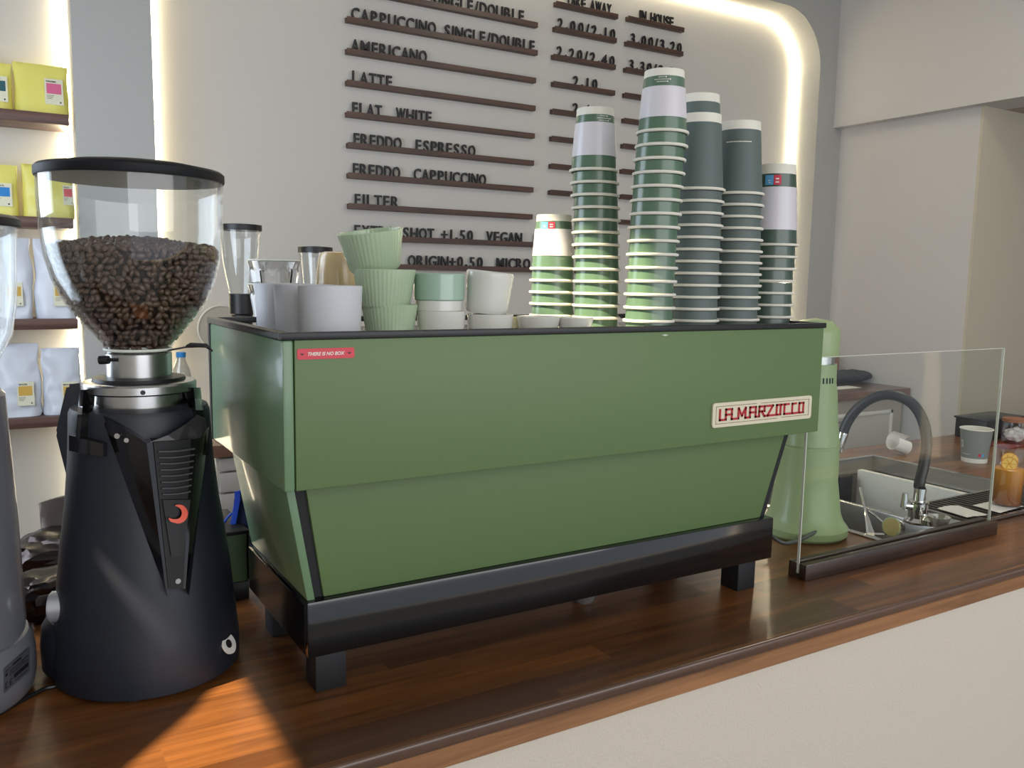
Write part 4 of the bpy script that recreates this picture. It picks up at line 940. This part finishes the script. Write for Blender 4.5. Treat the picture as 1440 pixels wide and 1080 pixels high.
gc = thing('paper_cup', 'grey paper cup standing upright on the counter right of the glass guard', 'paper cup', (cx_, cy_, 0))
b = B(); lathe(b, [(0, .006), (.036, .006), (.0365, 0), (.0375, 0), (.0385, .014), (.0475, .106), (.0465, .106), (.038, .015), (0, .012)], (cx_, cy_), 48, mi=[0, 0, 0, 0, 1, 0, 0, 0]); obj('body', b, [cupwhite, mat('cup_grey_light', (128, 134, 128), .55)], gc)
b = B(); torus(b, (cx_, cy_, .106), .0478, .002, 48, 8); obj('rim', b, cupwhite, gc)
ang = math.atan2(CAM.y-cy_, CAM.x-cx_); d_ = math.radians
def cw_(b, a0, a1, z0, z1, n=4):
    V = [[b.verts.new((cx_+(.0385+(z-.014)*.098+.0006)*math.cos(ang+d_(a0+(a1-a0)*i/n)), cy_+(.0385+(z-.014)*.098+.0006)*math.sin(ang+d_(a0+(a1-a0)*i/n)), z)) for z in (z0, z1)] for i in range(n+1)]
    for i in range(n): b.faces.new((V[i][0], V[i+1][0], V[i+1][1], V[i][1]))
b = B(); cw_(b, -62, -60, .052, .068); cw_(b, -55, -52, .050, .070); cw_(b, -62, -53, .066, .070); cw_(b, -62, -53, .048, .052)
for k in range(6): cw_(b, -55+k*6, -51+k*6, .026, .028, 1)
obj('print', b, paperw, gc); b = B(); cw_(b, 15, 27, .022, .031); obj('red_square', b, redp, gc); b = B(); cw_(b, 29, 41, .022, .031); obj('blue_square', b, blue, gc)
# iced coffee
p = on(1419, 712, 'z', .011); ix, iy = p.x+.008, p.y+.012
ic = thing('iced_coffee', 'tall glass of iced coffee with orange slices at the right edge', 'drink', (ix, iy, .0110))
b = B(); lathe(b, shell([(.033, .0115), (.0345, .014), (.0385, .16)], .002), (ix, iy), 48); obj('glass', b, GL, ic)
def grad():
    m = bpy.data.materials.new('iced_coffee_liquid'); m.use_nodes = True; nt = m.node_tree; bb_ = nt.nodes['Principled BSDF']
    tc = nt.nodes.new('ShaderNodeTexCoord'); sp = nt.nodes.new('ShaderNodeSeparateXYZ'); r = nt.nodes.new('ShaderNodeValToRGB'); mr = nt.nodes.new('ShaderNodeMapRange')
    mr.inputs['From Max'].default_value = .1; nt.links.new(tc.outputs['Object'], sp.inputs[0]); nt.links.new(sp.outputs[2], mr.inputs[0]); nt.links.new(mr.outputs[0], r.inputs[0])
    r.color_ramp.elements[0].color = lin((120, 66, 40))+(1,); r.color_ramp.elements[1].color = lin((212, 150, 60))+(1,); nt.links.new(r.outputs[0], bb_.inputs['Base Color']); bb_.inputs['Roughness'].default_value = .2
    return m
b = B(); lathe(b, [(0, .0155), (.0318, .0155), (.0350, .105), (.030, .108), (0, .106)], (ix, iy), 40); obj('liquid', b, grad(), ic)
orange = mat('orange_slice', (240, 190, 70), .35, vrgb=(250, 222, 130), vscale=80)
for k, (ox, oz, rr) in enumerate(((-.012, .118, .018), (.010, .124, .019))):
    b = B(); c_ = Vector((ix+ox, iy-.006+.012*k, oz)); dd = (CAM-c_).normalized()+Vector((0, 0, .35)); dd.normalize(); tube(b, [c_-dd*.003, c_+dd*.003], rr, 24); s = obj('orange_slice', b, orange, ic)
    b = B(); uu = dd.cross(Vector((0, 0, 1))).normalized(); vv = dd.cross(uu)
    for j in range(6): a = j*PI/3; e = uu*math.cos(a)+vv*math.sin(a); tube(b, [c_+dd*.0032, c_+dd*.0032+e*rr*.8], .0007, 5)
    tube(b, [c_+dd*.003+(uu*math.cos(j*PI/12)+vv*math.sin(j*PI/12))*rr*.95 for j in range(25)], .001, 6, cap=False); obj('rind', b, mat('rind', (226, 150, 40), .4), s)
# black box, tray and jar at the right edge
p = on(1398, 621, 'z', 0); b = B(); box(b, (p.x-.02, p.y+.02, .0), (p.x+.22, p.y+.14, .075), .004); tb = thing('black_box', 'open black box on the counter behind the grey paper cup', 'box', (p.x+.08, p.y+.06, 0))
obj('box', b, black, tb); b = B(); box(b, (p.x-.025, p.y+.015, .070), (p.x+.225, p.y+.145, .077), .002); obj('rim', b, mat('box_rim', (40, 46, 54), .35), tb)
p = on(1420, 628, 'z', 0); b = B(); box(b, (p.x-.06, p.y-.03, .0), (p.x+.14, p.y+.05, .008), .003); tag(obj('red_tray', b, mat('tray_red', (120, 40, 34), .4), loc=(p.x, p.y, 0)), 'flat dark red tray under the glass jar', 'tray')
jx, jy = p.x+.045, p.y+.01; jr = thing('glass_jar', 'glass jar with a wooden lid and crumpled white paper inside', 'jar', (jx, jy, .008))
b = B(); lathe(b, shell([(.040, .0085), (.042, .012), (.042, .085)], .002), (jx, jy), 40); obj('jar', b, GL, jr)
b = B(); lathe(b, [(0, .085), (.044, .085), (.044, .096), (0, .096)], (jx, jy), 40); obj('lid', b, mat('lid_wood', (150, 100, 70), .5), jr)
b = B(); bmesh.ops.create_icosphere(b, subdivisions=4, radius=.032)
for v in b.verts: v.co *= 1+.35*noise.noise(v.co*60)
for v in b.verts: v.co.z *= .75
bmesh.ops.translate(b, verts=b.verts, vec=(jx, jy, .040)); o = obj('paper_filling', b, paperw, jr, angle=20); o['kind'] = 'stuff'
# towel, paper and box on the back counter
p = on(1196, 540, 'z', 0); b = B(); N = 28; rings = []
for j in range(N+1):
    s = j/N; x = p.x-.26+.46*s; e = (1-abs(2*s-1)**6)**.5 if 0 < j < N else .25
    rings.append([(x, p.y+.05+(.085+.01*noise.noise(Vector((s*9, k*.4, 0))))*e*math.cos(2*PI*k/20), .036+(.033*e+.008*noise.noise(Vector((s*12, k*.7, 3))))*math.sin(2*PI*k/20)) for k in range(20)])
loft(b, rings); mnz = min(v.co.z for v in b.verts); bmesh.ops.translate(b, verts=b.verts, vec=(0, 0, .0015-mnz)); tag(obj('folded_towel', b, mat('towel_dark', (54, 56, 60), .95, bump=1, bscale=120), loc=(p.x, p.y, 0)), 'dark grey rolled towel on the back counter', 'towel')
b = B(); q = on(1170, 543, 'z', 0); box(b, (q.x-.2, q.y-.12, .0005), (q.x+.09, q.y-.03, .002)); tag(obj('paper_sheet', b, paperw, loc=(q.x, q.y, 0)), 'pale sheet lying on the back counter in front of the towel', 'paper')
q = on(1174, 524, 'z', 0); b = B(); q = Vector((4.02-.05-.20, 2.26, 0)); 
p = on(1168, 522, 'y', 2.30); z1 = on(1168, 503, 'y', 2.30).z; b = B(); box(b, (p.x-.25, 2.30, .001), (on(1180, 520, 'y', 2.30).x, 2.38, z1), .003); tag(obj('cardboard_box', b, mat('pinkish_card', (150, 110, 96), .8), loc=(p.x, 2.34, 0)), 'small pinkish brown box against the wall behind the towel', 'box')
# small glass dish under the machine
p = on(830, 850, 'z', 0); b = B(); lathe(b, [(0, 0), (.017, 0), (.020, .004), (.0225, .014), (.019, .014), (.016, .004), (0, .003)], (p.x, p.y+.02), 24)
tag(obj('glass_dish', b, mat('dish_glass', (120, 120, 118), .1, .3), loc=(p.x, p.y+.02, 0)), 'small glass dish half hidden under the espresso machine', 'dish')
